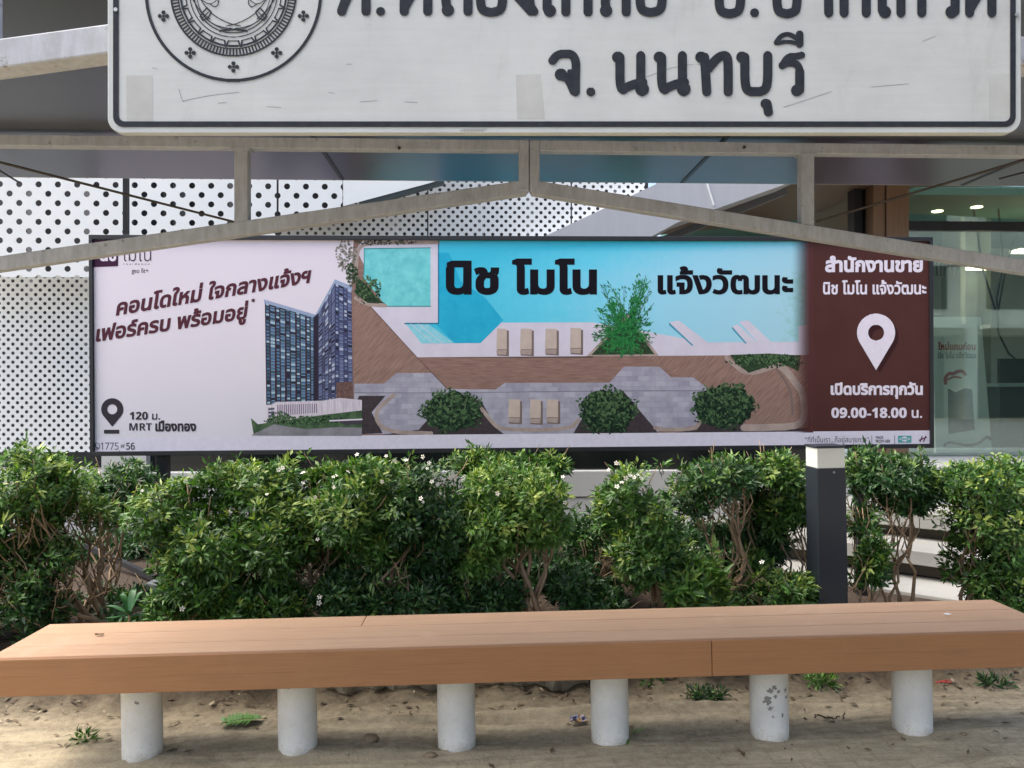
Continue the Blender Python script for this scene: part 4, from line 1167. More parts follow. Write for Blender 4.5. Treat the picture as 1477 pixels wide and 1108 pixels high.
# ------------------------------------------------------------------ bench
def wood_mat(name, c):
    m, nt, b = new_mat(name)
    v = coords(nt, (.5, 9, 9)); g = noise(nt, v, 6, 7, .7, .3); f = noise(nt, coords(nt, (1.5, 60, 60)), 5, 3, .6); big = noise(nt, coords(nt), 1.3, 4)
    k = mixc(nt, .6, ramp(nt, g, [(.3, mul(c, .70)), (.7, mul(c, 1.18))]), ramp(nt, f, [(.35, mul(c, .84)), (.65, mul(c, 1.1))]))
    k = mixc(nt, .35, k, ramp(nt, big, [(.35, mul(c, .85)), (.65, (c[0]*1.12, c[1]*1.16, c[2]*1.25, 1))]))
    sp_ = noise(nt, v, 14, 3, .8); k = mixc(nt, ramp(nt, sp_, [(.7, (0, 0, 0, 1)), (.78, (.35, .35, .35, 1))]), k, S(206, 186, 166))
    ln = noise(nt, coords(nt, (.22, 50, 50)), 3.2, 4, .65, .2)
    k = mixc(nt, ramp(nt, ln, [(.56, (0, 0, 0, 1)), (.68, (.4, .4, .4, 1))]), k, mul(c, .55))
    st_ = noise(nt, coords(nt), 3.4, 6, .7)
    k = mixc(nt, ramp(nt, st_, [(.56, (0, 0, 0, 1)), (.72, (.4, .4, .4, 1))]), k, (c[0]*1.15, c[1]*1.35, c[2]*1.6, 1))
    nt.links.new(k, b.inputs['Base Color']); b.inputs['Roughness'].default_value = .6; bump(nt, b, f, .2, .004)
    return m

def build_bench():
    import mathutils
    rot = mathutils.Euler((0, math.radians(-.93), 0))
    R = empty('slatted_bench', (0, 3.25, 0), rot)
    tag(R, 'long brown timber bench on six round white concrete legs', 'bench')
    wt, wf = wood_mat('weathered_top_board_lit', S(190, 152, 118)), wood_mat('brown_front_board_shaded', S(150, 106, 68))  # front boards darker than the top: weaker light on upright faces put into colour
    x0, x1 = at(75, 900, 3.48).x, at(1432, 864, 3.48).x
    zt = .462; y0, y1 = -.225, .225
    wd = (y1 - y0) / 3
    for k, cuts in enumerate(((x0, x1), (x0, x1), (x0, at(530, 890, 3.45).x, x1))):
        for a, b in zip(cuts, cuts[1:]):
            mb = MB(); mb.box((a + .001, y0 + k*wd + (.002 if k else .026), zt - .025), (b - .001, y0 + (k+1)*wd - .0018, zt)); mb.build('seat_board', wt, R, bevel=.003)
    xj = at(1030, 950, 3.02).x
    for a, b in ((x0, xj), (xj, x1)):
        mb = MB(); mb.box((a + .001, y0 - .001, zt - .137), (b - .0015, y0 + .0235, zt - .0015)); mb.build('front_board', wf, R, bevel=.002)
    mb = MB(); mb.box((x0, y1 - .025, zt - .137), (x1, y1, zt - .0275)); mb.build('back_board', wf, R)
    for s, x in ((1, x0), (-1, x1)):
        mb = MB(); mb.box((x, y0 + .025, zt - .137), (x + s * .025, y1 - .026, zt - .0275)); mb.build('end_board', wf, R)
    mb = MB(); mb.box((x0 + .03, y0 + .05, zt - .12), (x1 - .03, y0 + .09, zt - .026)); mb.box((x0 + .03, y1 - .09, zt - .12), (x1 - .03, y1 - .05, zt - .026)); mb.build('bearer', M_black, R)
    rnd = random.Random(2)
    m, nt, b = new_mat('chipped_white_concrete')
    v = coords(nt); n1 = noise(nt, v, 10, 5); n2 = noise(nt, v, 34, 5, .7); n3 = noise(nt, v, 90, 2)
    c = ramp(nt, n1, [(.3, S(214, 213, 205)), (.7, S(232, 231, 224))])
    c = mixc(nt, ramp(nt, n2, [(.60, (0, 0, 0, 1)), (.72, (.4, .4, .4, 1))]), c, S(184, 181, 170))
    c = mixc(nt, ramp(nt, n3, [(.66, (0, 0, 0, 1)), (.75, (.5, .5, .5, 1))]), c, S(150, 150, 142))
    sp2 = nt.nodes.new('ShaderNodeSeparateXYZ'); nt.links.new(v, sp2.inputs[0])
    low = ramp(nt, math_n(nt, 'ADD', math_n(nt, 'MULTIPLY', sp2.outputs['Z'], -5.0), math_n(nt, 'MULTIPLY', n2, .9)), [(.28, (0, 0, 0, 1)), (.62, (.75, .75, .75, 1))])
    c = mixc(nt, low, c, S(176, 164, 136))
    nt.links.new(c, b.inputs['Base Color']); b.inputs['Roughness'].default_value = .75; bump(nt, b, n2, .25, .004)
    mleg = m
    mc = mat('bare_cement_chip', S(140, 138, 132), .9, 0, .3, 30)
    for i, px in enumerate((206, 430, 659, 880, 1110, 1316)):
        d = ray(px, 1030); Yc = 3.255
        x = (Vector((0, 0, EYE)) + d * (Yc / d.y)).x
        r = .0765
        mb = MB(); ns = 40
        prof = [(r, -.12), (r, .02), (r, .12), (r * .995, .27), (r, zt - .14)]
        mb.tube([(0, 0, z) for _, z in prof], [q for q, _ in prof], ns)
        o = mb.build('leg', mleg, R, smooth=False); o.location = (x, Yc - 3.25, 0)
        o.data.polygons.foreach_set('use_smooth', [len(p.vertices) == 4 for p in o.data.polygons])
        def chip(cx_, cz, s_, nn=17):
            mbc = MB(); pts = []
            for k in range(nn):
                a = 2*math.pi*k/nn; q = s_ * rnd.uniform(.25, 1.15)
                ang = -math.pi/2 + (cx_ + q*math.cos(a)) / r
                pts.append(((r + .0006)*math.cos(ang), (r + .0006)*math.sin(ang), cz + q*math.sin(a)))
            mbc.add(pts, [tuple(range(nn))]); return mbc
        if i == 4:
            o['label'] = 'white leg with grey chipped paint'
            big = MB()
            for cx_, cz, s_ in ((-.03, .16, .02), (-.02, .20, .014), (-.006, .215, .012), (.0, .18, .012), (.05, .20, .016), (.056, .17, .01), (-.02, .13, .016), (.03, .10, .009), (-.012, .10, .008), (.012, .20, .01)):
                q = chip(cx_, cz, s_); big.add(q.v, q.f)
            c_ = big.build('paint_chip', mc, o, fix=False)
        if i == 5:
            o['label'] = 'white leg with a scrawl of grey marks at the top'
            sm = MB()
            for P in ([(-.045, .315), (-.03, .285), (-.012, .29), (-.015, .32)], [(-.01, .30), (.01, .283), (.03, .292), (.05, .31)], [(.0, .318), (.02, .30), (.045, .305)]):
                sm.tube([((r + .0003)*math.cos(-math.pi/2 + a_/r), (r + .0003)*math.sin(-math.pi/2 + a_/r), z) for a_, z in P], .0022, 5)
            sm.build('scrawl', mat('grey_marker', S(90, 92, 96), .6), o)
        if i in (0, 1): 
            q = chip(.01 - .03 * i, .27 - .04 * (1 - i), .009); q.build('paint_chip', mc, o, fix=False)
    return R
build_bench()

# ------------------------------------------------------------------ bollard light
def build_bollard():
    Y = 4.02; w = .15
    p = at(1201, 760, Y)
    import mathutils
    z0 = gz(p.x, Y, False) - .08
    zt = at(1196, 643, Y).z
    R = empty('bollard_light', (p.x + .01, Y + w/2, z0), mathutils.Euler((0, math.radians(-1.0), math.radians(0))))
    tag(R, 'square dark grey bollard light with a frosted white lamp head', 'bollard light')
    h = zt - z0
    mp = mat('charcoal_powder_coat', S(44, 50, 58), .42, 0, .1, 5)
    mb = MB(); mb.box((-w/2, -w/2, 0), (w/2, w/2, h - .115)); mb.build('post', mp, R, bevel=.004)
    m, nt, b = new_mat('frosted_lens'); b.inputs['Base Color'].default_value = S(232, 234, 226); b.inputs['Roughness'].default_value = .3; b.inputs['Subsurface Weight'].default_value = .3; b.inputs['Subsurface Radius'].default_value = (.03, .03, .03)
    mb = MB(); mb.box((-w/2 + .003, -w/2 + .003, h - .1145), (w/2 - .003, w/2 - .003, h - .0125)); mb.build('lamp_lens', m, R, bevel=.003)
    mb = MB(); mb.box((-w/2 - .002, -w/2 - .002, h - .012), (w/2 + .002, w/2 + .002, h)); mb.build('cap', mp, R, bevel=.002)
    mb = MB(); mb.tube([(.012, -w/2 - .004, h - .135), (.012, -w/2 + .001, h - .135)], .006, 10); mb.build('screw', mat('steel_screw', S(150, 150, 150), .3, .8), R)
build_bollard()

# ------------------------------------------------------------------ planting
def leaf_cloud(blobs, n, L=.042, W=.0072, seed=0, young=.12, k=(6, 9), gaps=-9):
    r = np.random.default_rng(seed)
    vol = np.array([b[3]*b[4]*b[5] for b in blobs]) ** .75
    pick = r.choice(len(blobs), n, p=vol / vol.sum())
    B = np.array(blobs)[pick]
    d = r.normal(size=(n, 3)); d /= np.linalg.norm(d, axis=1)[:, None]
    rad = r.uniform(.25, 1, n) ** .45
    lump = 1 + .16*np.sin(d[:, 0]*7 + pick) * np.cos(d[:, 2]*6 + pick*2) + .1*np.sin(d[:, 1]*9 + d[:, 2]*8)
    P = B[:, :3] + d * B[:, 3:6] * (rad * lump)[:, None]
    ax = d * .75 + np.array([0, -.15, .6]) + r.normal(0, .33, (n, 3)); ax /= np.linalg.norm(ax, axis=1)[:, None]
    G = P * 8.5 + seed
    gap = np.sin(G[:, 0]*1.1 + 1.7*np.sin(G[:, 2]*.9)) + np.sin(G[:, 2]*1.3 + 1.3*np.sin(G[:, 1])) + np.sin(G[:, 1]*.9 + G[:, 0]*.6) + r.normal(0, .5, n)
    keep = gap > gaps
    P, d, rad, ax, n = P[keep], d[keep], rad[keep], ax[keep], int(keep.sum())
    yg = ((rad > .8) & (d[:, 2] > -.1) & (r.uniform(size=n) < young * 3)) * r.uniform(.2, 1, n)
    nl = r.integers(k[0], k[1] + 1, n)
    idx = np.repeat(np.arange(n), nl); m = len(idx)
    A = ax[idx]
    ref = r.normal(size=(m, 3)); s = np.cross(A, ref); s /= np.linalg.norm(s, axis=1)[:, None]
    ang = np.radians(r.uniform(18, 88, m))
    D = A * np.cos(ang)[:, None] + s * np.sin(ang)[:, None]
    D += np.array([0, 0, -.12]); D /= np.linalg.norm(D, axis=1)[:, None]
    T = np.cross(D, A); T /= (np.linalg.norm(T, axis=1)[:, None] + 1e-6)
    N = np.cross(T, D)
    sz = r.uniform(.7, 1.3, n)[idx]; ll = L * (sz * r.uniform(.65, 1.2, m))[:, None]; ww = W * r.uniform(.75, 1.3, m)[:, None]
    base = P[idx] + D * (.006 + .02 * r.uniform(size=m))[:, None] - A * (.03 * r.uniform(size=m))[:, None]
    dr = ll * r.uniform(.02, .22, m)[:, None]
    v0 = base; vL = base + D*ll*.42 + T*ww + N*ww*.35; vR = base + D*ll*.42 - T*ww + N*ww*.35
    vC = base + D*ll*.48 - N*dr*.15; vT = base + D*ll - N*dr
    V = np.stack([v0, vR, vT, vL, vC], 1).reshape(-1, 3)
    o = (np.arange(m) * 5)[:, None]
    Fc = np.concatenate([o + np.array([[0, 1, 2, 4]]), o + np.array([[0, 4, 2, 3]])], 1).reshape(-1, 4)
    y = np.repeat(yg[idx] * r.uniform(.6, 1, m), 5)
    return V, Fc, y

def cloud_object(name, V, Fc, y, m, parent, loc):
    me = bpy.data.meshes.new(name)
    V = V - np.array(loc)
    me.vertices.add(len(V)); me.vertices.foreach_set('co', V.astype(np.float32).ravel())
    me.loops.add(Fc.size); me.loops.foreach_set('vertex_index', Fc.astype(np.int32).ravel())
    me.polygons.add(len(Fc)); me.polygons.foreach_set('loop_start', np.arange(0, Fc.size, 4, dtype=np.int32)); me.polygons.foreach_set('loop_total', np.full(len(Fc), 4, np.int32))
    a = me.attributes.new('young', 'FLOAT', 'POINT'); a.data.foreach_set('value', y.astype(np.float32))
    me.polygons.foreach_set('use_smooth', np.ones(len(Fc), bool))
    me.materials.append(m); me.update(calc_edges=True)
    o = bpy.data.objects.new(name, me); COL.objects.link(o)
    o.parent = parent
    return o

def curvy(p, q, rnd, n=7, amp=.05):
    p, q = Vector(p), Vector(q)
    out = []; off = Vector((0, 0, 0))
    for i in range(n + 1):
        t = i / n
        if 0 < i < n: off = off * .6 + Vector((rnd.gauss(0, amp), rnd.gauss(0, amp), rnd.gauss(0, amp * .5)))
        out.append(p.lerp(q, t) + off * math.sin(math.pi * min(1, t * 1.15 + .05)) * .9)
    return out

flower_me = None
def flower_mesh():
    mb = MB()
    for k in range(5):
        a = 2*math.pi*k/5
        c, s = math.cos(a), math.sin(a)
        def q(r_, w_, z_): return (r_*c - w_*s, r_*s + w_*c, z_)
        mb.add([q(.002, 0, 0), q(.012, .007, .004), q(.021, .003, .002), q(.020, -.004, .003), q(.011, -.006, .004)], [(0, 4, 3, 2, 1)])
    return mb

GROUP = 'flowering shrubs of the hedge behind the bench'
def shrub(label, blobs_px, stems, n, seed, mi=0, flowers=(), L=.042, W=.0072, young=.12, group=GROUP, name='flowering_shrub', twigs=10, dead=0):
    """blobs_px: (px, py, Y, rx_px, rz_px, ry_m); stems: (base px, base Y, [blob index, ...], radius)"""
    global flower_me
    rnd = random.Random(seed)
    blobs = []
    for px, py, Y, rx, rz, ry in blobs_px:
        c = at(px, py + 9, Y); k = Y / F_PX * .95
        blobs.append((c.x, c.y, c.z, rx*k, ry, rz*k*.97))
    bx = at(stems[0][0], 870, stems[0][1]) if stems else Vector(blobs[0][:3])
    by = stems[0][1] if stems else blobs[0][1]
    loc = Vector((bx.x, by, gz(bx.x, by, False)))
    R = empty(name, loc)
    tag(R, label, 'shrub', group)
    V, Fc, y = leaf_cloud(blobs, int(n * 2.35), L, W, seed, young, gaps=-.75)
    sh, shoot_paths = [], []
    for j in range(max(2, n // 150)):
        B = rnd.choice(blobs)
        p = Vector((B[0] + rnd.uniform(-.85, .85)*B[3], B[1] - rnd.uniform(0, .7)*B[4], B[2] + B[5]*rnd.uniform(.4, .85)))
        l = rnd.uniform(.05, .11); d = Vector((rnd.uniform(-.9, .9), rnd.uniform(-.6, .1), 1)).normalized()
        shoot_paths.append([q - loc for q in (p, p + d*l*.5, p + d*l)])
        for t in (.45, .75, 1.0): q = p + d*l*t; sh.append((q.x, q.y, q.z, .012, .012, .012))
    V2, F2, y2 = leaf_cloud(sh, len(sh) * 2, L * .95, W * .9, seed + 500, .3, (3, 6))
    V, Fc, y = np.concatenate([V, V2]), np.concatenate([Fc, F2 + len(V)]), np.concatenate([y, y2])
    cloud_object('foliage', V, Fc, y, M_leaf[mi], R, loc)
    mb = MB()
    for bpx, bY, targets, rad in stems:
        b = at(bpx, 870, bY); base = Vector((b.x, bY, gz(b.x, bY, False) - .04))
        for t in targets:
            B = blobs[t]
            tip = Vector((B[0] + rnd.uniform(-.5, .5)*B[3], B[1] + rnd.uniform(-.4, .3)*B[4], B[2] + rnd.uniform(-.2, .6)*B[5]))
            pts = curvy(base + Vector((rnd.uniform(-.03, .03), rnd.uniform(-.03, .03), 0)), tip, rnd, 8, .035)
            mb.tube([p - loc for p in pts], [rad * (1 - .75 * i / 8) for i in range(9)], 7)
            for j in range(4):
                i0 = rnd.randint(3, 6)
                q = Vector((B[0] + rnd.uniform(-.9, .9)*B[3], B[1] + rnd.uniform(-.9, .9)*B[4], B[2] + rnd.uniform(-.7, .9)*B[5]))
                tw = curvy(pts[i0], q, rnd, 5, .025)
                mb.tube([p - loc for p in tw], [rad * .42 * (1 - .7*i/5) for i in range(6)], 5)
    for j in range(twigs):
        B = rnd.choice(blobs)
        p = Vector((B[0] + rnd.uniform(-.6, .6)*B[3], B[1] + rnd.uniform(-.5, .8)*B[4], B[2] - B[5]*rnd.uniform(.3, 1.1)))
        q = p + Vector((rnd.uniform(-.14, .14), rnd.uniform(-.1, .05), rnd.uniform(.05, .22)))
        mb.tube([s - loc for s in curvy(p, q, rnd, 4, .015)], [.004, .0036, .003, .0024, .0015], 4)
    for dpx, dpy, dY, num in (dead or ()):
        b = at(dpx, dpy, dY)
        for j in range(num):
            q = b + Vector((rnd.uniform(-.16, .16), rnd.uniform(-.1, .1), rnd.uniform(.05, .25)))
            pts = curvy(b, q, rnd, 5, .02)
            mb.tube([s - loc for s in pts], [.006, .005, .004, .003, .0025, .0015], 5)
            q2 = pts[3] + Vector((rnd.uniform(-.1, .1), rnd.uniform(-.05, .05), rnd.uniform(.02, .14)))
            mb.tube([s - loc for s in curvy(pts[3], q2, rnd, 4, .012)], [.003, .0028, .0024, .002, .0012], 4)
    for tw_ in shoot_paths: mb.tube(tw_, [.0025, .002, .0012], 4)
    if mb.v: mb.build('stems', M_bark, R, smooth=True, fix=False)
    for fx, fy, fY in flowers:
        if flower_me is None:
            o = flower_mesh().build('flower', M_petal, R, fix=False); flower_me = o.data
        else:
            o = bpy.data.objects.new('flower', flower_me); COL.objects.link(o); o.parent = R
        p = at(fx, fy, fY) - loc
        o.location = p
        o.rotation_euler = (math.radians(rnd.uniform(20, 95)), rnd.uniform(-.5, .5), rnd.uniform(-.6, .6))
        s = rnd.uniform(.4, .7); o.scale = (s, s, s)
    return R

fl = lambda pts, Y: [(x, y, Y) for x, y in pts]
# left end
shrub('leafy shrub at the left end of the hedge with tan bare branches leaning right',
      [(25, 690, 4.25, 75, 55, .26), (15, 755, 4.2, 70, 60, .26), (50, 800, 4.2, 55, 40, .2), (-60, 740, 4.25, 70, 100, .3)],
      [(150, 4.35, [0, 1, 2, 0], .014), (120, 4.3, [0, 1], .012)], 1000, 11, 0, twigs=18, dead=[(130, 870, 4.3, 4)])
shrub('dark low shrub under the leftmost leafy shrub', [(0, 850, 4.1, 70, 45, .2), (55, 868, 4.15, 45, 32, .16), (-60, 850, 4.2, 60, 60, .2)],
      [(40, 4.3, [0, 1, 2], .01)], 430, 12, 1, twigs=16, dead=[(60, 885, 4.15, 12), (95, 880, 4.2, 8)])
shrub('rounded sunlit shrub below the billboard corner between two taller shrubs', [(80, 692, 4.45, 46, 42, .22), (95, 735, 4.45, 40, 40, .2), (140, 735, 4.5, 28, 26, .14)],
      [(150, 4.5, [0, 1, 2, 2], .012)], 520, 13, 2, twigs=14)
shrub('shaded shrub behind the left billboard post', [(185, 690, 4.95, 48, 34, .2), (160, 722, 4.95, 36, 24, .18)],
      [(160, 4.95, [0, 1, 1], .012), (120, 4.6, [1, 0], .01)], 330, 14, 1, twigs=30, dead=[(150, 860, 4.6, 9)])
# main hedge
shrub('broad bright shrub whose left side overhangs a dark gap, flowers on top',
      [(300, 705, 4.2, 80, 36, .28), (232, 730, 4.1, 48, 36, .2), (380, 695, 4.25, 62, 42, .25), (320, 765, 4.1, 85, 52, .26), (400, 765, 4.1, 58, 60, .24), (285, 800, 4.1, 55, 45, .2)],
      [(300, 4.35, [0, 1, 3], .013), (390, 4.3, [2, 4], .013), (350, 4.35, [3, 2], .012)], 1750, 21, 0, fl([(402, 678), (408, 675), (437, 682), (437, 697), (385, 713), (455, 717), (205, 708), (458, 778)], 3.95), young=.16, dead=[(455, 850, 4.15, 12)])
shrub('low green shrub growing in front of the overhanging bright shrub', [(290, 848, 4.05, 62, 44, .2), (245, 868, 4.0, 30, 24, .14), (345, 860, 4.05, 50, 34, .18), (405, 862, 4.05, 46, 30, .16)],
      [(300, 4.15, [0, 1, 2], .009), (400, 4.2, [3], .008)], 760, 22, 0, fl([(263, 878), (461, 861), (460, 870)], 3.88), young=.05, twigs=16)
shrub('dense shrub right of the bright shrub with white flowers under the billboard edge',
      [(520, 685, 4.2, 68, 36, .26), (470, 690, 4.3, 40, 34, .2), (510, 735, 4.1, 62, 46, .24), (555, 765, 4.15, 45, 45, .2), (480, 770, 4.4, 45, 50, .2)],
      [(540, 4.3, [0, 2, 3, 3], .013), (470, 4.4, [1, 4], .011)], 1250, 23, 0, fl([(481, 688), (487, 685), (502, 681), (482, 703), (515, 656), (557, 658), (586, 664), (551, 695)], 3.95), young=.14)
shrub('shrub with forked tan stems showing between two dense shrubs',
      [(625, 690, 4.15, 52, 36, .24), (590, 730, 4.1, 42, 48, .2), (650, 745, 4.15, 56, 50, .22), (620, 790, 4.2, 48, 30, .18)],
      [(545, 4.1, [1, 1, 0], .012), (592, 4.12, [3, 2, 0], .012)], 1050, 24, 1, fl([(610, 659), (616, 676), (619, 668), (623, 695), (607, 719), (610, 724), (570, 665)], 3.9), twigs=26)
shrub('low dark shrub filling the foot of the hedge below forked stems', [(500, 850, 4.08, 52, 38, .18), (555, 862, 4.05, 48, 30, .16), (620, 852, 4.05, 50, 36, .18), (665, 865, 4.08, 36, 26, .15)],
      [(520, 4.2, [0, 1], .009), (640, 4.2, [2, 3], .009)], 780, 25, 1, twigs=20, young=.03, dead=[(598, 868, 4.0, 5)])
shrub('rounded shrub standing on two bare twisting trunks before the grey wall',
      [(725, 692, 4.2, 55, 32, .24), (775, 708, 4.1, 52, 42, .24), (720, 745, 4.1, 62, 44, .24), (785, 742, 4.1, 40, 30, .2), (690, 790, 4.15, 36, 30, .18)],
      [(772, 4.12, [1, 0, 2], .017), (784, 4.1, [3, 1], .013), (775, 4.2, [2, 4], .011)], 1350, 26, 2, fl([(668, 690), (718, 712), (815, 725), (812, 688)], 3.9), young=.14, twigs=30)
shrub('small shrub half hidden under the billboard middle', [(750, 668, 4.95, 36, 22, .16), (690, 660, 4.95, 40, 20, .15), (800, 664, 5.0, 22, 14, .1)], [(745, 5.0, [0, 1], .01)], 330, 27, 0, twigs=6)
shrub('low dark shrub in the gap beside the twisting trunks', [(845, 770, 4.5, 34, 44, .18), (870, 800, 4.6, 30, 40, .18), (830, 835, 4.2, 42, 36, .18), (870, 862, 4.15, 36, 26, .15), (720, 855, 4.08, 36, 34, .16)],
      [(850, 4.5, [0, 1], .01), (850, 4.25, [2, 3], .009), (730, 4.2, [4], .008)], 820, 28, 1, twigs=24, young=.03, dead=[(865, 840, 4.3, 12)])
shrub('tall shrub with a cluster of white flowers right of the grey wall gap',
      [(920, 695, 4.2, 48, 36, .24), (890, 735, 4.35, 34, 60, .18), (945, 735, 4.12, 42, 46, .22), (935, 790, 4.12, 50, 38, .22), (975, 805, 4.15, 34, 34, .16), (905, 820, 4.25, 34, 26, .14)],
      [(955, 4.3, [0, 2, 3], .018), (960, 4.32, [1, 5, 4], .013)], 1150, 29, 0, fl([(893, 669), (889, 668), (903, 690), (915, 689), (920, 685), (909, 686), (897, 696), (890, 702), (878, 678), (925, 690)], 3.92), young=.12, twigs=24)
shrub('bright leafy young shrub low beside the bollard side of the hedge', [(1000, 835, 4.02, 40, 36, .16), (1020, 862, 4.0, 34, 24, .14)], [(1010, 4.1, [0, 1], .007)], 260, 30, 2, L=.066, W=.011, twigs=5, young=.1)
shrub('loose shrub with long leggy pale stems under the billboard',
      [(1040, 680, 4.3, 66, 30, .24), (1000, 700, 4.4, 44, 36, .2), (1085, 700, 4.45, 46, 40, .2), (1040, 740, 4.5, 36, 34, .16), (1100, 770, 4.6, 36, 50, .18)],
      [(1058, 4.15, [0, 0, 2], .015), (1035, 4.25, [1, 3], .012), (1100, 4.5, [4, 2], .011)], 1000, 31, 1, twigs=44)
shrub('low shrub at the foot of the bollard light', [(1130, 845, 4.12, 48, 26, .16), (1070, 850, 4.2, 34, 30, .15), (1085, 815, 4.3, 30, 30, .14)], [(1110, 4.2, [0, 1, 2], .008)], 430, 32, 0, fl([(1099, 811)], 4.0), twigs=16, dead=[(1060, 845, 4.15, 5)])
shrub('thin shrub standing immediately left of the bollard light', [(1122, 672, 4.4, 34, 28, .18), (1145, 715, 4.4, 24, 34, .14), (1110, 730, 4.5, 32, 34, .16)], [(1172, 4.45, [0, 1, 2, 1], .009)], 420, 33, 0, twigs=40)
shrub('open shrub on bare stems right of the bollard light before the white steps',
      [(1290, 680, 4.3, 48, 32, .2), (1250, 672, 4.45, 34, 36, .18), (1325, 690, 4.35, 30, 30, .16), (1245, 738, 4.3, 22, 30, .12), (1300, 715, 4.35, 36, 18, .14)],
      [(1280, 4.25, [0, 1], .009), (1306, 4.28, [2, 4, 0], .011), (1262, 4.22, [3, 1], .009), (1240, 4.25, [3], .008)], 620, 34, 1, fl([(1324, 647)], 4.15), twigs=18)
shrub('small sprig of leaves beside the bollard light post', [(1258, 805, 4.1, 22, 32, .1), (1228, 832, 4.05, 16, 14, .08), (1262, 783, 4.1, 15, 18, .07)], [(1255, 4.15, [0, 1, 2], .006)], 120, 35, 0, twigs=6)
shrub('big dense shrub at the right end of the hedge',
      [(1405, 690, 4.2, 58, 38, .26), (1465, 690, 4.25, 60, 42, .26), (1420, 750, 4.15, 68, 52, .26), (1480, 760, 4.2, 60, 60, .26), (1400, 805, 4.2, 44, 40, .2), (1450, 835, 4.15, 55, 45, .22), (1540, 760, 4.3, 60, 100, .3)],
      [(1390, 4.25, [0, 2, 4], .011), (1440, 4.3, [1, 3, 5], .012)], 1650, 36, 0, twigs=40, young=.12)

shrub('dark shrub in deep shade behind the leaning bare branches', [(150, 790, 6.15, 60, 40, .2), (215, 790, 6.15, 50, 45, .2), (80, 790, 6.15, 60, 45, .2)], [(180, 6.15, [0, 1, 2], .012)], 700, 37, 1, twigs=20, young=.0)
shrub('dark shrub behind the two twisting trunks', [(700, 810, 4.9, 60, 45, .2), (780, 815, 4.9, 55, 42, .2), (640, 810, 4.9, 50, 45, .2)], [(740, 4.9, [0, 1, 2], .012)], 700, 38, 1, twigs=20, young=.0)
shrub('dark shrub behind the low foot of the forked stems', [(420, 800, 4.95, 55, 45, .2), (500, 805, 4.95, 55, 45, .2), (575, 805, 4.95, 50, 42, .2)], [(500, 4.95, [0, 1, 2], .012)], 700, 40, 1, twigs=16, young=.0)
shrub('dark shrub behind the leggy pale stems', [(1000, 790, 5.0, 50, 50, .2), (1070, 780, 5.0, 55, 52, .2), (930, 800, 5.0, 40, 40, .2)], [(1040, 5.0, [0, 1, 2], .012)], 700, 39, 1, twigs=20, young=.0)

# low ground cover between the stems
def ground_cover():
    rnd = random.Random(8)
    b = []
    for i in range(60):
        px = rnd.uniform(-60, 1170); Y = rnd.uniform(4.0, 4.9)
        x = at(px, 800, Y).x
        b.append((x, Y, gz(x, Y, False) + .03, .12, .1, .05))
    V, Fc, y = leaf_cloud(b, 700, .05, .009, 77, .03)
    o = cloud_object('ground_cover', V, Fc, y, M_leaf[1], None, (0, 0, 0))
    tag(o, 'low green leafy ground cover at the foot of the hedge', 'ground cover', kind='stuff')
ground_cover()

def broad_plant():
    Y = 3.98; p = at(186, 888, Y)
    R = empty('broad_leaf_plant', (p.x, Y, gz(p.x, Y, False)))
    tag(R, 'young plant with broad glossy leaves beside the left billboard post', 'plant')
    m = mat('broad_leaf', S(44, 92, 44), .5, 0, .25, 14)
    rnd = random.Random(4)
    zt = p.z - R.location.z
    for k, (a, l, up) in enumerate(((90, .15, .11), (165, .13, .04), (20, .15, .05), (60, .12, .10), (125, .12, .09), (200, .12, -.01), (-15, .13, .0), (270, .12, .03))):
        a = math.radians(a); mb = MB(); V = []
        dx, dy = math.cos(a), math.sin(a) * .5
        for i in range(6):
            t = i / 5; w = .017 * math.sin(math.pi * min(1, t * .93 + .07)) ** .8
            c = Vector((dx*l*t, dy*l*t, zt + up*math.sin(t*2.0) + .0))
            sd = Vector((-dy, dx, 0)).normalized() * w
            if abs(dx) < .3: sd = Vector((w, 0, 0))
            V += [c - sd + Vector((0, 0, .006)), c, c + sd + Vector((0, 0, .006))]
        mb.add(V, [(3*i+j, 3*i+j+1, 3*i+j+4, 3*i+j+3) for i in range(5) for j in range(2)])
        mb.build('leaf', m, R, smooth=True, fix=False)
    mb = MB(); mb.tube([(0, 0, -.02), (.004, 0, zt * .5), (0, 0, zt + .01)], [.008, .007, .005], 7); mb.build('stem', M_bark, R)
broad_plant()

# ------------------------------------------------------------------ small things lying about
def kerb():
    rnd = random.Random(9)
    def slab(x0, x1, label):
        mb = MB(); n = 14; V = []
        for i in range(n + 1):
            x = x0 + (x1 - x0) * i / n
            j = lambda s: rnd.uniform(-s, s)
            z = gz(x, 3.9, False)
            y = 3.80 + j(.018)
            V += [(x, y + j(.01), z + .055 + j(.012)), (x, y + .14, z + .07 + j(.01)), (x, y + .14, z - .12), (x, y + .03 + j(.012), z - .12)]
        mb.add(V, [(4*i+k, 4*i+(k+1) % 4, 4*i+4+(k+1) % 4, 4*i+4+k) for i in range(n) for k in range(4)] + [(3, 2, 1, 0), tuple(4*n+k for k in range(4))])
        o = mb.build('broken_kerb', mat('rough_kerb_concrete', S(150, 142, 124), .9, 0, .25, 18, bmp=.5))
        tag(o, label, 'kerb')
    slab(at(470, 990, 3.8).x, at(640, 990, 3.8).x, 'broken concrete kerb piece in the dirt between the second and third bench legs')
    slab(at(690, 985, 3.8).x, at(850, 985, 3.8).x, 'broken concrete kerb piece in the dirt between the third and fourth bench legs')
kerb()

def gp(px, py):
    """the ground under a photo pixel"""
    d = ray(px, py); t = 1.0
    p = Vector((0, 0, EYE))
    while t < 9:
        q = p + d * t
        if q.z <= gz(q.x, q.y): return q
        t += .004
    return q

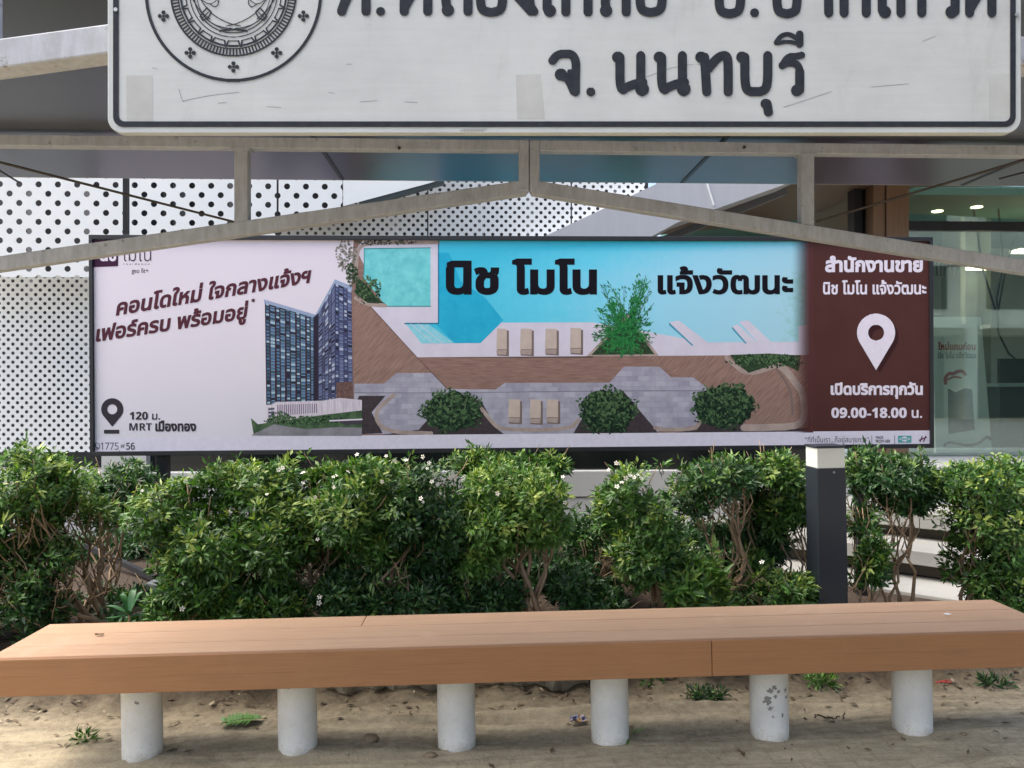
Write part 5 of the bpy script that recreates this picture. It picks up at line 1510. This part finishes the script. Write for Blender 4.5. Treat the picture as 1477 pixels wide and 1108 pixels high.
def tuft(px, py, label, n, size, mi=0, flat=.25, seed=1, cat='weed', name='weed_tuft'):
    p = gp(px, py)
    V, Fc, y = leaf_cloud([(0, 0, size*flat, size, size*.6, size*flat)], n, .04, .005, seed, .05, (4, 7))
    o = cloud_object(name, V, Fc, y, M_leaf[mi], None, (0, 0, 0)); o.location = p
    tag(o, label, cat)
tuft(1020, 1008, 'flat weed tuft on the dirt between the fourth and fifth bench legs', 45, .085, 1, .25, 41)
tuft(1185, 988, 'weed tuft on the dirt between the fifth and sixth bench legs', 36, .075, 2, .3, 42)
tuft(1437, 990, 'dark weed clump on the dirt right of the last bench leg', 26, .06, 1, .35, 43)
tuft(120, 1072, 'thin sprig of weed on the dirt left of the first bench leg', 12, .05, 0, .4, 44)
tuft(890, 1066, 'tiny weeds growing at the foot of the fourth bench leg', 14, .07, 1, .15, 45)
tuft(940, 985, 'small weed at the dirt bank behind the fourth bench leg', 12, .05, 0, .3, 46)

def frond():
    p = gp(350, 1044)
    R = empty('fallen_frond', p + Vector((0, 0, .008)), (0, 0, math.radians(8)))
    tag(R, 'fallen green fern frond on the dirt between the first two bench legs', 'frond')
    mb = MB(); mb.tube([(-.09, 0, 0), (0, .004, .012), (.10, 0, .008)], [.0025, .002, .001], 5); mb.build('rachis', mat('frond_stalk', S(96, 116, 52), .6), R)
    mb = MB(); rnd = random.Random(6)
    for i in range(12):
        x = -.08 + i * .014
        for s in (-1, 1):
            l = .055 * math.sin(math.pi * (i + 2) / 15) + .012
            b = Vector((x, 0, .01)); t = Vector((x - .012, s * l, .004 + rnd.uniform(0, .02))); w = Vector((.006, 0, .001))
            mb.add([b - w, b + w, (b + t) / 2 + w * 1.2, t, (b + t) / 2 - w * 1.2], [(0, 1, 2, 3, 4)])
    mb.build('leaflets', mat('frond_green', S(72, 116, 44), .5, 0, .2, 20), R, fix=False)
frond()

def litter():
    rnd = random.Random(12)
    # crumpled wrapper
    p = gp(835, 1044); mb = MB(); V = []
    for i in range(6):
        for j in range(5): V.append((p.x - .035 + i*.014 + rnd.uniform(-.004, .004), p.y - .02 + j*.01, p.z + .006 + rnd.uniform(0, .028)))
    mb.add(V, [(i*5+j, i*5+j+1, (i+1)*5+j+1, (i+1)*5+j) for i in range(5) for j in range(4)])
    m, nt, b = new_mat('foil_wrapper'); nt.links.new(ramp(nt, noise(nt, coords(nt), 40, 3), [(.4, S(60, 50, 80)), (.5, S(200, 196, 214)), (.62, S(200, 150, 40))]), b.inputs['Base Color']); b.inputs['Roughness'].default_value = .3; b.inputs['Metallic'].default_value = .4
    tag(mb.build('crumpled_wrapper', m, fix=False), 'crumpled shiny wrapper on the dirt left of the fourth bench leg', 'litter')
    # red twig and dark twigs
    p = gp(1365, 987); mb = MB()
    mb.tube([p + Vector((-.05, 0, .008)), p + Vector((0, .01, .014)), p + Vector((.05, .02, .008))], .004, 6); mb.tube([p + Vector((-.03, .01, .008)), p + Vector((.02, -.01, .012))], .003, 6)
    tag(mb.build('red_string', mat('red_string', S(190, 70, 60), .6)), 'short red string on the dirt right of the last bench leg', 'string')
    p = gp(1190, 1040); mb = MB()
    for k in range(7): 
        a = p + Vector((rnd.uniform(-.08, .08), rnd.uniform(-.02, .02), .006)); mb.tube(curvy(a, a + Vector((rnd.uniform(-.07, .07), rnd.uniform(-.02, .02), rnd.uniform(0, .02))), rnd, 4, .006), .003, 5)
    tag(mb.build('dry_twigs', mat('dry_twig', S(84, 68, 52), .9)), 'dark dry twigs on the dirt between the fifth and sixth bench legs', 'twig')
    # small stones
    for px, py, s, lab in ((620, 1092, .022, 'small brown stone on the dirt below the third bench leg'), (535, 1068, .028, 'flat grey stone half buried between the second and third bench legs'), (1390, 1060, .012, 'pebble on the dirt right of the last bench leg')):
        p = gp(px, py); mb = MB(); V, Fc = [], []
        for i in range(5):
            for j in range(8):
                th, ph = math.pi*(i+.5)/5, 2*math.pi*j/8; q = s*rnd.uniform(.8, 1.15)
                V.append((q*1.3*math.sin(th)*math.cos(ph), q*math.sin(th)*math.sin(ph), q*.6*math.cos(th)))
        Fc = [(i*8+j, i*8+(j+1) % 8, (i+1)*8+(j+1) % 8, (i+1)*8+j) for i in range(4) for j in range(8)] + [tuple(range(7, -1, -1)), tuple(32+j for j in range(8))]
        mb.add(V, Fc); o = mb.build('stone', mat('stone', S(132, 116, 92), .9, 0, .2, 30), smooth=True); o.location = p + Vector((0, 0, s*.3)); tag(o, lab, 'stone')
    # grey stones seen through the hedge
    for px, py, Y, s, lab in ((216, 858, 4.9, .06, 'pale grey block lying beside the left billboard post'), ):
        p = at(px, py, Y); mb = MB(); mb.prism([(-.07, -.1), (.05, -.1), (.05, .06), (-.02, .07), (-.06, .02)], 0, .1)
        o = mb.build('concrete_block', M_wallw, bevel=.006); o.location = p; tag(o, lab, 'block')
    for px, py, Y, s, lab in ((303, 824, 4.0, .035, 'crumpled white plastic scrap caught low in the hedge'), (608, 848, 3.98, .03, 'grey plastic ribbon caught on a twig of the hedge')):
        p = at(px, py, Y); mb = MB(); V = []
        for i in range(6):
            for j in range(4): V.append(((j-1.5)*s*(.5 if s > .032 else .2) + rnd.uniform(-.006, .006) + (i*.004 if s < .032 else 0), rnd.uniform(-.012, .012), (i-2.5)*s*.55))
        mb.add(V, [(i*4+j, i*4+j+1, (i+1)*4+j+1, (i+1)*4+j) for i in range(5) for j in range(3)])
        o = mb.build('plastic_scrap', mat('plastic_film', S(214, 212, 208) if s > .032 else S(150, 152, 148), .4, 0, .1, 30), fix=False); o.location = p; tag(o, lab, 'litter')
    # white petal scrap on the bench, and a dry leaf
    bz = lambda x: .462 * math.cos(math.radians(.93)) + x * math.tan(math.radians(.93)) + .002
    for px, py, nm, c, lab, cat in ((1367, 888, 'paper_scrap', S(240, 236, 228), 'white paper scrap lying on the right end of the bench seat', 'litter'), (143, 917, 'dry_leaf', S(104, 78, 40), 'curled dry leaf lying on the left end of the bench seat', 'leaf')):
        d = ray(px, py); t = 1.
        while True:
            q = Vector((0, 0, EYE)) + d * t
            if q.z <= bz(q.x): break
            t += .002
        mb = MB(); V = []
        for i in range(5):
            for j in range(3): V.append(((i-2)*.008*(1 if nm == 'paper_scrap' else 1.1), (j-1)*.009*(1 - abs(i-2)*.3), rnd.uniform(.001, .006) + abs(j-1)*.003))
        mb.add(V, [(i*3+j, i*3+j+1, (i+1)*3+j+1, (i+1)*3+j) for i in range(4) for j in range(2)])
        o = mb.build(nm, mat(nm + '_surface', c, .7, 0, .1, 40), fix=False); o.location = (q.x, q.y, bz(q.x)); tag(o, lab, cat)
litter()

def leaf_litter():
    """dead leaves and grit strewn on the bank, too many to count"""
    rnd = random.Random(15); mb = MB()
    for i in range(850):
        y = rnd.gauss(3.74, .13) if rnd.random() < .6 else rnd.uniform(3.0, 4.9)
        x = rnd.uniform(-3, 3.6)
        if y < 3.0: continue
        z = gz(x, y) + .005; a = rnd.uniform(0, 6.28); l = rnd.uniform(.006, .026); w = l * rnd.uniform(.2, .45)
        c, s = math.cos(a), math.sin(a)
        mb.add([(x + c*l, y + s*l, z + rnd.uniform(0, .006)), (x - s*w, y + c*w, z + .002), (x - c*l, y - s*l, z), (x + s*w, y - c*w, z + rnd.uniform(0, .008))], [(0, 1, 2, 3)])
    m, nt, b = new_mat('dead_leaf'); g = nt.nodes.new('ShaderNodeNewGeometry')
    nt.links.new(ramp(nt, g.outputs['Random Per Island'], [(0, S(50, 40, 28)), (.5, S(92, 74, 52)), (.88, S(120, 104, 80)), (1, S(180, 168, 144))]), b.inputs['Base Color']); b.inputs['Roughness'].default_value = .9
    tag(mb.build('leaf_litter', m, fix=False), 'dead leaves and grit strewn over the dirt', 'leaf litter', kind='stuff')
leaf_litter()

def opposite_building():
    B = empty('shophouse_row', (14, -15, 0))
    tag(B, 'grey concrete shophouse across the street, mirrored in the green glass', 'building')
    mc = mat('stained_concrete', S(178, 180, 172), .85, 0, .22, 1.2); md = mat('shopfront_shade', S(46, 54, 54), .4)
    mb = MB(); mb.box((-12, -6, 3.4), (14, 0, 11)); mb.build('upper_wall', mc, B)
    mb = MB(); mb.box((-12, -6, -.1), (14, -1.2, 3.39)); mb.build('shopfront', md, B)
    for k in range(7):
        x = -12 + k * 4.2; mb = MB(); mb.box((x, -1.19, -.1), (x + .5, .25, 11.1)); mb.build('pier', mc, B)
    for k in range(6):
        x = -12 + k * 4.2
        for z in (4.4, 7.8):
            mb = MB(); mb.box((x + 1.0, -.1, z), (x + 3.6, .03, z + 1.7)); mb.build('window', md, B)
        mb = MB(); mb.box((x + .6, .0, 3.6), (x + 4.1, .9, 3.75)); mb.build('balcony', mc, B)
    mb = MB()
    mb.tube([(-14, 2.5, 6.2), (-4, 2.6, 5.3), (6, 2.5, 5.9), (16, 2.5, 5.2)], .03, 6); mb.build('overhead_cable', M_black, B, smooth=True)
opposite_building()
